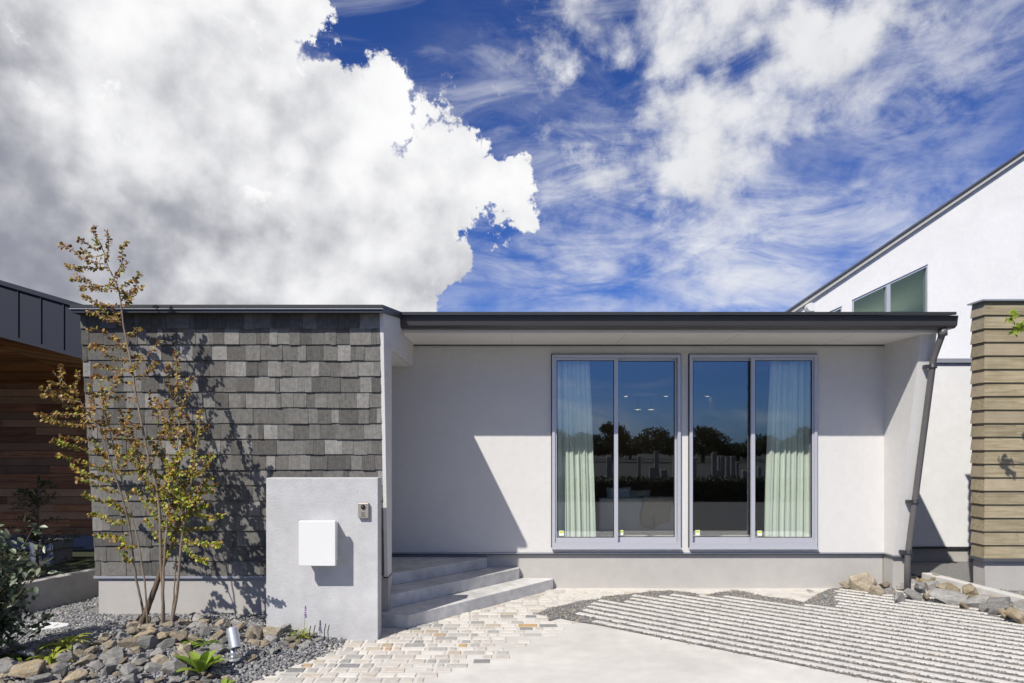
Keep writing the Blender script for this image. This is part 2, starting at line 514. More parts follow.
def rock_material(name, base, stain, amt):
    m = bpy.data.materials.new(name)
    m.use_nodes = True
    m.node_tree.nodes.clear()
    N = NT(m.node_tree)
    out = N.new('ShaderNodeOutputMaterial')
    bs = N.new('ShaderNodeBsdfPrincipled')
    N.l.new(bs.outputs[0], out.inputs[0])
    tc = N.new('ShaderNodeTexCoord')
    oi = N.new('ShaderNodeObjectInfo')
    off = N.v('SCALE', (13.1, 7.7, 21.3), scale=oi.outputs['Random'])
    vec = N.v('ADD', tc.outputs['Object'], off)
    st = N.mr(N.noise(vec, 9, 6, 0.6, 0.5), 0.62 - amt, 0.78 - amt)
    c = N.mix(st, tuple(base), tuple(stain))
    f = N.m('MULTIPLY', N.mr(N.noise(vec, 26, 8, 0.7), 0.25, 0.75, 0.65, 1.35, False), N.mr(N.noise(N.mapping(vec, rot=(.5, .3, 0), scale=(1, 1, 3.5)), 3.2, 6, 0.7, .6), 0.3, 0.7, 0.62, 1.3, False))
    f = N.m('MULTIPLY', f, N.mr(oi.outputs['Random'], 0, 1, 0.7, 1.3, False))
    c = N.mix(1.0, c, N.v('SCALE', (1, 1, 1), scale=f), 'MULTIPLY')
    N.l.new(c, bs.inputs['Base Color'])
    bs.inputs['Roughness'].default_value = 0.85
    bs.inputs['Specular IOR Level'].default_value = 0.3
    bn = N.new('ShaderNodeBump')
    bn.inputs['Strength'].default_value = 0.7
    bn.inputs['Distance'].default_value = 0.03
    N.l.new(N.noise(vec, 14, 9, 0.68), bn.inputs['Height'])
    N.l.new(bn.outputs[0], bs.inputs['Normal'])
    return m


M['rock_grey'] = rock_material('blue_grey_rock', (0.28, 0.27, 0.25), (0.36, 0.30, 0.21), 0.05)
M['rock_tan'] = rock_material('tan_rock', (0.32, 0.275, 0.205), (0.38, 0.27, 0.15), 0.10)
M['rock_ochre'] = rock_material('ochre_stained_rock', (0.33, 0.28, 0.205), (0.42, 0.30, 0.14), 0.14)


def shingle_material():
    m = bpy.data.materials.new('grey_asphalt_shingle')
    m.use_nodes = True
    m.node_tree.nodes.clear()
    N = NT(m.node_tree)
    out = N.new('ShaderNodeOutputMaterial')
    bs = N.new('ShaderNodeBsdfPrincipled')
    N.l.new(bs.outputs[0], out.inputs[0])
    g = N.new('ShaderNodeNewGeometry')
    r = N.new('ShaderNodeValToRGB')
    els = r.color_ramp.elements
    tones = [(0.0, (.095, .090, .082)), (0.35, (.130, .124, .112)), (0.65, (.165, .158, .143)), (0.88, (.205, .197, .18)), (1.0, (.265, .255, .235))]
    while len(els) < len(tones):
        els.new(0.5)
    for e, (p, c) in zip(els, tones):
        e.position = p
        e.color = c + (1,)
    N.l.new(g.outputs['Random Per Island'], r.inputs[0])
    tc = N.new('ShaderNodeTexCoord')
    gr = N.noise(tc.outputs['Object'], 260, 3, 0.8)
    comb = N.noise(N.mapping(tc.outputs['Object'], scale=(1, 0.05, 0.05)), 150, 3, 0.7)
    cl = N.noise(tc.outputs['Object'], 30, 6, 0.65)
    f = N.m('ADD', N.m('ADD', N.mr(gr, .3, .7, -.42, .42, False), N.mr(comb, .3, .7, -.2, .2, False)), N.mr(cl, .3, .7, 0.78, 1.22, False))
    c = N.mix(1.0, r.outputs[0], N.v('SCALE', (1, 1, 1), scale=f), 'MULTIPLY')
    N.l.new(c, bs.inputs['Base Color'])
    bs.inputs['Roughness'].default_value = 0.92
    bs.inputs['Specular IOR Level'].default_value = 0.25
    bn = N.new('ShaderNodeBump')
    bn.inputs['Strength'].default_value = 0.5
    bn.inputs['Distance'].default_value = 0.004
    N.l.new(gr, bn.inputs['Height'])
    N.l.new(bn.outputs[0], bs.inputs['Normal'])
    return m


M['shingle'] = shingle_material()


def wood_material(name, a, b, c2, axis='x', grain=40, island=0.2, rough=0.75):
    m = bpy.data.materials.new(name)
    m.use_nodes = True
    m.node_tree.nodes.clear()
    N = NT(m.node_tree)
    out = N.new('ShaderNodeOutputMaterial')
    bs = N.new('ShaderNodeBsdfPrincipled')
    N.l.new(bs.outputs[0], out.inputs[0])
    g = N.new('ShaderNodeNewGeometry')
    tc = N.new('ShaderNodeTexCoord')
    rnd = g.outputs['Random Per Island']
    vec = N.v('ADD', tc.outputs['Object'], N.v('SCALE', (17., 5., 9.), scale=rnd))
    st = N.mapping(vec, scale=(0.06, 1, 1))
    gr = N.noise(st, grain, 6, 0.65, 0.4)
    c = N.mix(N.mr(gr, 0.35, 0.68), tuple(a), tuple(b))
    # second tone for some boards
    sel = N.mr(rnd, 0.74, 0.80)
    c = N.mix(N.m('MULTIPLY', sel, 0.7), c, tuple(c2))
    kn = N.voro(N.mapping(vec, scale=(0.9, 1, 3.0)), 3.3)
    c = N.mix(N.mr(kn, 0.035, 0.075, 0.75, 0.0), c, tuple(x * 0.35 for x in a))
    f = N.mr(N.m('FRACT', N.m('MULTIPLY', rnd, 7.31)), 0, 1, 1 - island, 1 + island, False)
    f = N.m('MULTIPLY', f, N.mr(N.noise(vec, 5, 6, 0.6), .3, .7, .88, 1.12, False))
    c = N.mix(1.0, c, N.v('SCALE', (1, 1, 1), scale=f), 'MULTIPLY')
    N.l.new(c, bs.inputs['Base Color'])
    bs.inputs['Roughness'].default_value = rough
    bs.inputs['Specular IOR Level'].default_value = 0.3
    bn = N.new('ShaderNodeBump')
    bn.inputs['Strength'].default_value = 0.25
    bn.inputs['Distance'].default_value = 0.004
    N.l.new(gr, bn.inputs['Height'])
    N.l.new(bn.outputs[0], bs.inputs['Normal'])
    return m


M['clap'] = wood_material('weathered_pine_boards', (0.32, 0.272, 0.18), (0.215, 0.177, 0.11), (0.31, 0.255, 0.18), island=0.12)
M['cedar'] = wood_material('dark_cedar_boards', (0.36, 0.15, 0.062), (0.20, 0.075, 0.032), (0.38, 0.21, 0.11), island=0.45)


def glass_material(name, tint, refl, rough=0.0):
    m = bpy.data.materials.new(name)
    m.use_nodes = True
    m.node_tree.nodes.clear()
    N = NT(m.node_tree)
    out = N.new('ShaderNodeOutputMaterial')
    tr = N.new('ShaderNodeBsdfTransparent')
    tr.inputs[0].default_value = tint + (1,)
    gl = N.new('ShaderNodeBsdfGlossy')
    gl.inputs['Color'].default_value = (0.95, 0.98, 1.0, 1)
    gl.inputs['Roughness'].default_value = rough
    lw = N.new('ShaderNodeLayerWeight')
    lw.inputs[0].default_value = 0.5
    f = N.m('ADD', N.m('MULTIPLY', N.m('POWER', lw.outputs['Facing'], 5.0), 0.9), refl, clamp=True)
    mx = N.new('ShaderNodeMixShader')
    N.l.new(f, mx.inputs[0])
    N.l.new(tr.outputs[0], mx.inputs[1])
    N.l.new(gl.outputs[0], mx.inputs[2])
    N.l.new(mx.outputs[0], out.inputs[0])
    return m


M['glass'] = glass_material('reflective_window_glass', (0.985, 1.0, 0.99), 0.15)
M['glass_green'] = glass_material('green_window_glass', (0.78, 0.88, 0.83), 0.03)


def curtain_material():
    m = bpy.data.materials.new('pale_green_curtain')
    m.use_nodes = True
    m.node_tree.nodes.clear()
    N = NT(m.node_tree)
    out = N.new('ShaderNodeOutputMaterial')
    df = N.new('ShaderNodeBsdfDiffuse')
    df.inputs[0].default_value = (0.80, 0.86, 0.75, 1)
    tr = N.new('ShaderNodeBsdfTranslucent')
    tr.inputs[0].default_value = (0.74, 0.78, 0.68, 1)
    mx = N.new('ShaderNodeMixShader')
    mx.inputs[0].default_value = 0.15
    N.l.new(df.outputs[0], mx.inputs[1])
    N.l.new(tr.outputs[0], mx.inputs[2])
    N.l.new(mx.outputs[0], out.inputs[0])
    return m


M['curtain'] = curtain_material()


def emission(name, col, s):
    m = bpy.data.materials.new(name)
    m.use_nodes = True
    m.node_tree.nodes.clear()
    N = NT(m.node_tree)
    out = N.new('ShaderNodeOutputMaterial')
    e = N.new('ShaderNodeEmission')
    e.inputs[0].default_value = col + (1,)
    e.inputs[1].default_value = s
    N.l.new(e.outputs[0], out.inputs[0])
    return m


M['lamp'] = emission('warm_lamp_glow', (1.0, 0.80, 0.55), 6.0)


# ------------------------------------------------------------------ ground
def inside(poly, x, y):
    c = False
    n = len(poly)
    for i in range(n):
        x0, y0 = poly[i][0], poly[i][1]
        x1, y1 = poly[i - 1][0], poly[i - 1][1]
        if (y0 > y) != (y1 > y) and x < (x1 - x0) * (y - y0) / (y1 - y0) + x0:
            c = not c
    return c


b = MB()
b.add([(-200, -200, -.06), (200, -200, -.06), (200, 200, -.06), (-200, 200, -.06)], [(0, 1, 2, 3)])
M['field'] = material('dark_grass_field', (0.020, 0.022, 0.013), 0.95, 0.4, 3, 6)
tag(b.build('ground', M['field']), kind='structure')
b = MB()
b.box((-60, -5.0, -.055), (60, 2.55, -.03))
tag(b.build('road', M['asphalt']), kind='structure')
b = MB()
b.box((-1.9, 2.55, -.05), (5.7, 8.03, 0.0))
tag(b.build('pavement', M['concrete']), kind='structure')

# planting bed on the left, a gentle mound
BND = [(-1.42, 6.6), (-1.46, 5.87), (-1.62, 5.35), (-1.91, 4.80), (-2.35, 4.1), (-2.9, 3.2)]


def bnd_x(y):
    pts = sorted(BND, key=lambda q: q[1])
    if y <= pts[0][1]:
        return pts[0][0]
    for (xa, ya), (xb, yb) in zip(pts, pts[1:]):
        if y <= yb:
            return xa + (xb - xa) * (y - ya) / (yb - ya)
    return pts[-1][0]


def bed_h(x, y):
    dx = bnd_x(y) - x
    t = max(0.0, min(1.0, dx / 0.55))
    h = 0.012 + 0.088 * t * t * (3 - 2 * t)
    h += 0.10 * math.exp(-(((x + 2.95) / 0.75) ** 2 + ((y - 5.45) / 0.35) ** 2)) * t
    h += 0.012 * mnoise.noise(Vector((x * 3.1, y * 3.1, 0)))
    return h


b = MB()
nx, ny = 110, 90
vs, fs = [], []
for j in range(ny + 1):
    y = 3.0 + 5.4 * j / ny
    xb = bnd_x(y)
    for i in range(nx + 1):
        x = xb - 5.2 * (i / nx) ** 1.3
        vs.append((x, y, bed_h(x, y)))
for j in range(ny):
    for i in range(nx):
        a = j * (nx + 1) + i
        fs.append((a, a + nx + 1, a + nx + 2, a + 1))
b.add(vs, fs)
tag(b.build('planting_bed_ground', M['grit'], smooth=True), kind='structure')

# ---- pavers laid in courses
gravel_px = [(536, 614), (551, 608), (561, 606.5), (575, 603), (583, 601), (600, 599.5), (602, 597.5), (632, 594.5), (650, 592), (670, 591.2), (690, 593),
             (704, 596), (722, 592.2), (745, 592), (765, 597), (790, 600), (804, 603), (815, 596), (830, 589.5), (850, 588.2), (905, 588.2)]
gravel_poly = [G(*q).xy[:] for q in gravel_px]
gravel_poly += [(5.0, 8.0), (5.0, 3.2)]
nrm = Vector((0.65, 0.76)).normalized()
uu = Vector((nrm.y, -nrm.x))


def on_line(c, t):
    return nrm * c + uu * t


C0 = 5.37 / math.hypot(.65, .76)
gravel_poly += [tuple(on_line(C0, (3.2 - nrm.y * C0) / uu.y)), G(594, 624.6).xy[:], G(575, 622).xy[:], G(560, 618.5).xy[:], G(549, 621.5).xy[:], G(547, 617).xy[:]]

paver_px = [(236, 683), (345, 632), (378, 640), (384, 632), (409, 629), (553, 589.5), (553, 588.3), (846, 588.3), (846, 606), (700, 606), (592, 623), (566, 627),
            (553, 634), (530, 646), (508, 657), (478, 668), (440, 674), (432, 690), (420, 720), (170, 720)]
paver_poly = [G(*q).xy[:] for q in paver_px]
bp, bq = MB(), MB()
y = 3.3
row = 0
while y < 7.96:
    rh = 0.108 * random.uniform(0.92, 1.08)
    if y + rh > 7.985:
        break
    x = -2.9 + random.uniform(0, .15)
    while x < 3.7:
        wdt = random.choice([.08, .10, .13, .15, .19]) * random.uniform(.92, 1.08)
        cx_, cy_ = x + wdt / 2, y + rh / 2
        ok = inside(paver_poly, cx_, cy_) and not inside(gravel_poly, cx_, cy_) and cx_ - wdt / 2 > bnd_x(cy_) + .01
        edge = inside(paver_poly, cx_ + .22, cy_ - .16)
        if ok and not edge and random.random() < 0.25:
            ok = False
        if ok:
            g = 0.012
            j = lambda: random.uniform(-.005, .005)
            x0, x1, y0, y1 = x + g, x + wdt - g, y + g, y + rh - g
            z1 = 0.0055 + random.uniform(-.001, .0025)
            q = [(x0 + j(), y0 + j()), (x1 + j(), y0 + j()), (x1 + j(), y1 + j()), (x0 + j(), y1 + j())]
            e = 0.006
            q2 = [(q[0][0] + e, q[0][1] + e), (q[1][0] - e, q[1][1] + e), (q[2][0] - e, q[2][1] - e), (q[3][0] + e, q[3][1] - e)]
            pale = random.random() < max(0.05, min(0.85, 0.10 + (cx_ + 1.2) * 0.38))
            (bq if pale else bp).add([(a_, b_, 0.001) for a_, b_ in q] + [(a_, b_, z1 - .003) for a_, b_ in q] + [(a_, b_, z1) for a_, b_ in q2],
                                     [(0, 1, 5, 4), (1, 2, 6, 5), (2, 3, 7, 6), (3, 0, 4, 7), (4, 5, 9, 8), (5, 6, 10, 9), (6, 7, 11, 10), (7, 4, 8, 11), (8, 9, 10, 11)])
        x += wdt
    y += rh
    row += 1
tag(bp.build('paved_path', M['paver']), kind='structure')
tag(bq.build('pale_paved_path', M['paver_pale']), kind='structure')
# ---- gravel beds with concrete strips
b = MB()
b.add([(x, y, 0.0065) for x, y in gravel_poly], [tuple(range(len(gravel_poly)))])
tag(b.build('gravel_strip_ground', M['grit']), kind='structure')

starts_px = [(592.7, 623), (574, 615), (580, 612), (586, 608), (591, 604.6), (596, 602.5), (624, 602.5), (627, 600), (632, 597), (663, 596),
             (672, 594.5), (700, 596), (724, 597.5), (760, 600.5), (806, 605), (836, 607.5), (837, 603.5), (837, 600), (837, 597), (837, 594), (837, 591)]
sc = []
for q in starts_px:
    g = G(*q).xy
    sc.append((nrm.dot(g), uu.dot(g)))
sc.sort()
bars = MB()
strip_rects = []
PITCH = 0.1535
k = 0
while True:
    c = C0 + 0.022 + PITCH * k
    if c > 9.5:
        break
    t0 = min(sc, key=lambda q: abs(q[0] - c - .04))[1] + random.uniform(-.02, .02)
    # stop at the right hand kerb, or well outside the picture
    t1 = min((4.98 - nrm.x * c) / uu.x, (3.25 - nrm.y * c) / uu.y)
    ymax = 7.97
    t0 = max(t0, (ymax - nrm.y * c) / uu.y + .02)
    if t1 > t0 + .1:
        wd = 0.068
        segs = max(2, int((t1 - t0) / 0.12))
        lo, hi = [], []
        for i in range(segs + 1):
            t = t0 + (t1 - t0) * i / segs
            lo.append(on_line(c + random.uniform(-.0015, .0015), t))
            hi.append(on_line(c + wd + random.uniform(-.0015, .0015), t))
        z = 0.0155
        vs, fs = [], []
        for i in range(segs + 1):
            mid = (lo[i] + hi[i]) / 2
            for p_, zz, s_ in ((lo[i], 0.004, 1), (lo[i], z - .005, 1), (lo[i], z, .9), (hi[i], z, .9), (hi[i], z - .005, 1), (hi[i], 0.004, 1)):
                pp = mid + (p_ - mid) * s_
                vs.append((pp.x, pp.y, zz))
        for i in range(segs):
            for h in range(5):
                a = i * 6 + h
                fs.append((a, a + 6, a + 7, a + 1))
        fs.append(tuple(range(6)))
        fs.append(tuple(segs * 6 + h for h in range(5, -1, -1)))
        bars.add(vs, fs)
        strip_rects.append((c, c + wd, t0, t1))
    k += 1
M['strip'] = material('pale_concrete_strips', (0.56, 0.54, 0.50), 0.85, 0.08, 14, 8, 0.4, 110, blotch=0.08)
tag(bars.build('paving_strips', M['strip']), kind='structure')


# ---- loose gravel as many little stones in one mesh
def pebbles(name, pts, size, mat, label):
    n = len(pts)
    ico = bmesh.new()
    bmesh.ops.create_icosphere(ico, subdivisions=1, radius=1)
    bv = np.array([v.co[:] for v in ico.verts])
    bf = np.array([[v.index for v in f.verts] for f in ico.faces])
    ico.free()
    nv = len(bv)
    pts = np.asarray(pts)
    s = rng.uniform(size[0], size[1], (n, 1)) * rng.uniform(.65, 1.3, (n, 3)) * np.array([1, 1, .7])
    jit = rng.uniform(.75, 1.2, (n, nv, 1))
    v = bv[None] * jit * s[:, None, :]
    a = rng.uniform(0, 6.28, n)
    ti = rng.normal(0, .5, n)
    ca, sa, ct, st = np.cos(a), np.sin(a), np.cos(ti), np.sin(ti)
    R = np.zeros((n, 3, 3))
    R[:, 0, 0] = ca; R[:, 0, 1] = -sa * ct; R[:, 0, 2] = sa * st
    R[:, 1, 0] = sa; R[:, 1, 1] = ca * ct; R[:, 1, 2] = -ca * st
    R[:, 2, 1] = st; R[:, 2, 2] = ct
    v = np.einsum('nij,nkj->nki', R, v) + pts[:, None, :]
    f = bf[None] + (np.arange(n) * nv)[:, None, None]
    me = bpy.data.meshes.new(name)
    me.vertices.add(n * nv)
    me.vertices.foreach_set('co', v.reshape(-1))
    nf = n * len(bf)
    me.loops.add(nf * 3)
    me.loops.foreach_set('vertex_index', f.reshape(-1).astype(np.int32))
    me.polygons.add(nf)
    me.polygons.foreach_set('loop_start', np.arange(nf, dtype=np.int32) * 3)
    me.polygons.foreach_set('loop_total', np.full(nf, 3, dtype=np.int32))
    me.update()
    me.validate()
    me.materials.append(mat)
    o = bpy.data.objects.new(name, me)
    COL.objects.link(o)
    return tag(o, label, 'gravel', kind='stuff')


pts = []
tries = 0
while len(pts) < 34000 and tries < 400000:
    tries += 1
    yy = random.uniform(4.3, 8.0)
    xx = random.uniform(0.3, 5.0)
    if not inside(gravel_poly, xx, yy):
        continue
    q = Vector((xx, yy))
    c, t = nrm.dot(q), uu.dot(q)
    on = False
    for c0, c1, t0, t1 in strip_rects:
        if c0 + .004 < c < c1 - .004 and t0 < t < t1:
            on = True
            break
    if on:
        if random.random() < 0.003:
            pts.append((xx, yy, 0.019))
        continue
    pts.append((xx, yy, 0.009 + random.uniform(0, .004)))
for _ in range(160):                                   # strays on the apron and pavers
    t = random.uniform(0, 3.2)
    q = on_line(C0 - abs(random.gauss(0, .018)), uu.dot(G(592, 623).xy) + t)
    pts.append((q.x, q.y, 0.006))
pebbles('gravel', pts, (.0045, .0082), M['gravel'], 'mixed grey and tan gravel between the concrete strips')

pts = []
while len(pts) < 30000:
    yy = random.uniform(4.2, 8.2)
    xx = random.uniform(-5.4, -1.4)
    if xx > bnd_x(yy) - .005 or xx < -0.76 * yy - 0.1:
        continue
    if xx > -2.15 and 5.85 < yy < 6.05:
        continue
    if yy > 6.42 and -4.05 < xx:
        continue
    pts.append((xx, yy, bed_h(xx, yy) + random.uniform(0, .010)))
for _ in range(260):
    yy = random.uniform(4.4, 5.85)
    pts.append((bnd_x(yy) + abs(random.gauss(0, .05)), yy, 0.012))
pebbles('gravel', pts, (.008, .017), M['gravel_blue'], 'blue grey crushed gravel in the planting bed')

# ------------------------------------------------------------------ the house
YW = 8.0                      # front face of the main wall
house = empty('house', (1.5, 8.0, 0), 'low white single-storey house with grey shingled wing and two tall sliding windows', 'house')
ROOF_S = 0.135


def roof_z(y):
    return 2.88 + ROOF_S * (y - 6.0)


W1 = (0.480, 1.956)
W2 = (2.085, 3.549)
WZ0, WZ1 = 0.50, 2.726
XR = 4.357                    # inner face of the right wing wall
b = MB()
ZB, ZT = 0.425, 2.90
for x0, x1, z0, z1 in ((-3.86, W1[0], ZB, ZT), (W1[1], W2[0], ZB, ZT), (W2[1], XR, ZB, ZT)):
    b.box((x0, YW, z0), (x1, YW + .16, z1))
for w_ in (W1, W2):
    b.box((w_[0], YW, WZ1), (w_[1], YW + .16, ZT))
    b.box((w_[0], YW, ZB), (w_[1], YW + .16, WZ0))
b.build('front_wall', M['plaster'], house)
b = MB()
b.box((-3.86, YW + .03, -.05), (XR, YW + .16, ZB - .012))
b.build('plinth', M['plinth'], house)
b = MB()
b.box((-2.9, YW - .018, ZB - .012), (XR - .002, YW + .03, ZB - .002))
b.build('drip_trim', M['trim_light'], house)
b = MB()
b.box((-2.9, YW - .008, ZB - .028), (XR - .002, YW + .028, ZB - .0125))
b.build('drip_trim', M['trim_dark'], house)

# right wing wall, leaning forward towards the eave
XO = 4.52
yt, yb2 = 7.255, 7.80
b = MB()
b.hexa([(XR, yb2, ZB), (XO, yb2, ZB), (XO, 15.6, ZB), (XR, 15.6, ZB), (XR, yt, 2.93), (XO, yt, 2.93), (XO, 15.6, 4.0), (XR, 15.6, 4.0)])
b.build('wing_wall', M['plaster'], house)
b = MB()
b.hexa([(XR + .012, yb2 + .05, -.05), (XO - .012, yb2 + .05, -.05), (XO - .012, 15.6, -.05), (XR + .012, 15.6, -.05),
        (XR + .012, yb2 + .03, ZB - .012), (XO - .012, yb2 + .03, ZB - .012), (XO - .012, 15.6, ZB - .012), (XR + .012, 15.6, ZB - .012)])
b.build('plinth', M['plinth'], house)
b = MB()
b.box((XR - .012, yb2 - .015, ZB - .013), (XO + .012, 15.6, ZB - .003))
b.build('drip_trim', M['trim_light'], house)
b = MB()
b.box((XR - .006, yb2 - .006, ZB - .030), (XO + .006, 15.6, ZB - .0135))
b.build('drip_trim', M['trim_dark'], house)

# left wing: shingled face leaning forward
XL0, XL1 = -3.865, -1.182
LB, LT = (6.35, 0.468), (6.12, 2.865)      # (y, z) bottom and top of the shingled face
b = MB()
b.hexa([(XL0, LB[0] + .03, LB[1]), (XL1 - .002, LB[0] + .03, LB[1]), (XL1 - .002, LB[0] + .2, LB[1]), (XL0, LB[0] + .2, LB[1]),
        (XL0, LT[0] + .03, LT[1] + .01), (XL1 - .002, LT[0] + .03, LT[1] + .01), (XL1 - .002, LT[0] + .2, LT[1] + .03), (XL0, LT[0] + .2, LT[1] + .03)])
b.build('wing_core', M['dark_metal'], house)
b = MB()
b.box((XL0 + .02, LB[0] + .004, -.05), (XL1 - .05, 6.60, LB[1] - .012))
b.build('plinth', M['plinth'], house)
b = MB()
b.box((XL0 - .012, LB[0] - .022, LB[1] - .026), (XL1 - .012, LB[0] + .05, LB[1] - .003))
b.build('drip_trim', M['trim_light'], house)

# side wall of the left wing (white), with the porch opening behind it
yj = 6.52                       # back end of the white jamb
xs0, xs1 = XL1 - .0015, XL1 + .03
sz = lambda y: roof_z(y) - .035
b = MB()
# jamb
lean = lambda z: LB[0] + (LT[0] - LB[0]) * (z - LB[1]) / (LT[1] - LB[1])
b.hexa([(xs0, lean(.5) - .012, .455), (xs1, lean(.5) - .012, .455), (xs1, yj, .455), (xs0, yj, .455),
        (xs0, lean(2.62) - .012, 2.62), (xs1, lean(2.62) - .012, 2.62), (xs1, yj, 2.62), (xs0, yj, 2.62)])
# lintel above the porch
b.hexa([(xs0, lean(2.62) - .012, 2.62), (xs1, lean(2.62) - .012, 2.62), (xs1, YW, 2.59), (xs0, YW, 2.59),
        (xs0, LT[0] - .012, sz(LT[0])), (xs1, LT[0] - .012, sz(LT[0])), (xs1, YW, sz(YW)), (xs0, YW, sz(YW))])
b.build('side_wall', M['plaster'], house)
b = MB()
b.box((-3.86, 6.6, 2.6002), (xs0 - .002, YW, 2.62))
b.build('porch_ceiling', M['soffit'], house)
b = MB()
b.box((-2.9, 6.62, .3), (xs0 - .003, 6.74, 2.6))
b.build('porch_wall', M['plaster'], house)
b = MB()
b.box((-3.86, 6.75, .3), (-2.9, YW, 2.6))
b.build('porch_wall', M['plaster'], house)
b = MB()
b.box((XL1 - .045, lean(.5) + .03, -.05), (xs1 - .002, yj - .012, .44))
b.build('plinth', M['plinth'], house)
b = MB()
b.box((XL1 - .03, lean(.5) - .014, .444), (xs1 + .004, yj, .4545))
b.build('drip_trim', M['seal'], house)

# shingles: real overlapping tabs on the leaning face
ex = Vector((1, 0, 0))
eu = Vector((0, LT[0] - LB[0], LT[1] - LB[1]))
H = eu.length
eu.normalize()
en = ex.cross(eu)
O = Vector((0, LB[0], LB[1]))
b = MB()
rows = 17
rh = H / rows
for r in range(rows):
    x = XL0
    v0 = r * rh
    v1 = min(v0 + rh * 1.25, H)
    first = True
    while x < XL1 - .003:
        w_ = random.choice([.045, .07, .09, .11, .12, .14, .17]) * random.uniform(.85, 1.15)
        if first:
            w_ *= random.uniform(.4, 1)
            first = False
        x1 = min(x + w_, XL1 - .002)
        if XL1 - x1 < .03:
            x1 = XL1 - .002
        thick = random.choice([0, 0, .005, .006])
        d0 = .016 + thick
        d1 = .003 + (thick * .2)
        jb = random.uniform(-.005, .004)
        g = .0008
        pts = []
        for dd0, dd1 in ((d0, d1),):
            f0 = O + ex * (x + g) + eu * (v0 + jb)
            f1 = O + ex * (x1 - g) + eu * (v0 + jb)
            t0 = O + ex * (x + g) + eu * v1
            t1 = O + ex * (x1 - g) + eu * v1
            pts = [f0 - en * .004, f1 - en * .004, t1 - en * .004, t0 - en * .004, f0 + en * dd0, f1 + en * dd0, t1 + en * dd1, t0 + en * dd1]
        b.add(pts, [(4, 5, 6, 7), (0, 1, 5, 4), (1, 2, 6, 5), (3, 0, 4, 7)])
        x = x1
b.build('shingle_cladding', M['shingle'], house)

# roof: one gently rising plane, reaching further forward over the left wing
b = MB()


def roof_piece(x0, x1, y0, y1, th=.03):
    b.hexa([(x0, y0, roof_z(y0)), (x1, y0, roof_z(y0)), (x1, y1, roof_z(y1)), (x0, y1, roof_z(y1)),
            (x0, y0, roof_z(y0) + th), (x1, y0, roof_z(y0) + th), (x1, y1, roof_z(y1) + th), (x0, y1, roof_z(y1) + th)])


roof_piece(-3.875, -1.134, 5.985, 16.0)
roof_piece(-1.134, 4.55, 6.99, 16.0)
roof = b.build('roof', M['roof'], house)
b = MB()
zr = roof_z(6.0)
b.box((-3.875, 5.995, zr - .040), (-1.134, 6.02, zr - .012))
b.build('roof_edge_flashing', M['dark_metal'], roof)
b = MB()
b.box((-3.88, 5.98, zr - .0115), (-1.130, 6.02, zr - .0065))
b.build('roof_edge_flashing', M['trim_light'], roof)
b = MB()                                                # sloping verge beside the porch
b.hexa([(-1.150, 6.02, zr - .036), (-1.134, 6.02, zr - .036), (-1.134, 7.06, roof_z(7.06) - .036), (-1.150, 7.06, roof_z(7.06) - .036),
        (-1.150, 6.02, zr + .0), (-1.134, 6.02, zr), (-1.134, 7.06, roof_z(7.06) - .001), (-1.150, 7.06, roof_z(7.06) - .001)])
b.build('verge_flashing', M['dark_metal'], roof)
b = MB()
b.hexa([(xs1 + .001, 6.03, zr - .03), (-1.151, 6.03, zr - .03), (-1.151, YW, roof_z(YW) - .03), (xs1 + .001, YW, roof_z(YW) - .03),
        (xs1 + .001, 6.03, zr - .01), (-1.151, 6.03, zr - .01), (-1.151, YW, roof_z(YW) - .01), (xs1 + .001, YW, roof_z(YW) - .01)])
b.build('verge_soffit', M['soffit'], house)
b = MB()
b.box((XL0 - .03, 6.02, zr - .032), (XL1, 6.16, zr - .014))
b.build('eave_soffit', M['dark_metal'], house)

# main soffit, fascia and gutter
b = MB()
xa = xs1 + .002
b.box((xa, 7.235, 2.858), (XR + .10, YW - .001, 2.875))
b.build('soffit', M['soffit'], house)
for xx in (0.0, 1.21, 2.42, 3.63):
    b = MB()
    b.box((xx - .002, 7.236, 2.8565), (xx + .002, YW - .002, 2.8585))
    b.build('soffit_joint', M['trim_light'], house)
b = MB()
b.box((xa - .02, YW - .014, 2.842), (XR - .001, YW - .0005, 2.8575))  # dark strip standing in for the shadow line under the soffit
b.build('soffit_shadow_line', M['trim_dark'], house)
b = MB()
b.box((xa, 7.185, 2.862), (XR + .19, 7.234, 3.00))
b.build('fascia', M['soffit'], house)
b = MB()
prof = [(7.18, 3.012), (7.18, 2.892), (7.085, 2.892), (7.045, 2.915), (7.030, 2.995), (7.018, 2.997), (7.018, 3.012), (7.04, 3.012), (7.055, 2.925), (7.09, 2.905), (7.168, 2.905), (7.168, 3.012)]
b.sweep(prof, -1.150, 4.585)
gut = b.build('gutter', M['gutter'], house)
b = MB()
b.sweep([(7.181, 3.008), (7.181, 2.891), (7.085, 2.891), (7.044, 2.914), (7.029, 2.995), (7.018, 3.008)], 4.586, 4.592)
b.build('gutter_end_cap', M['gutter'], gut)
b = MB()
b.sweep([(7.181, 3.008), (7.181, 2.891), (7.085, 2.891), (7.044, 2.914), (7.029, 2.995), (7.018, 3.008)], -1.157, -1.151)
b.build('gutter_end_cap', M['gutter'], gut)

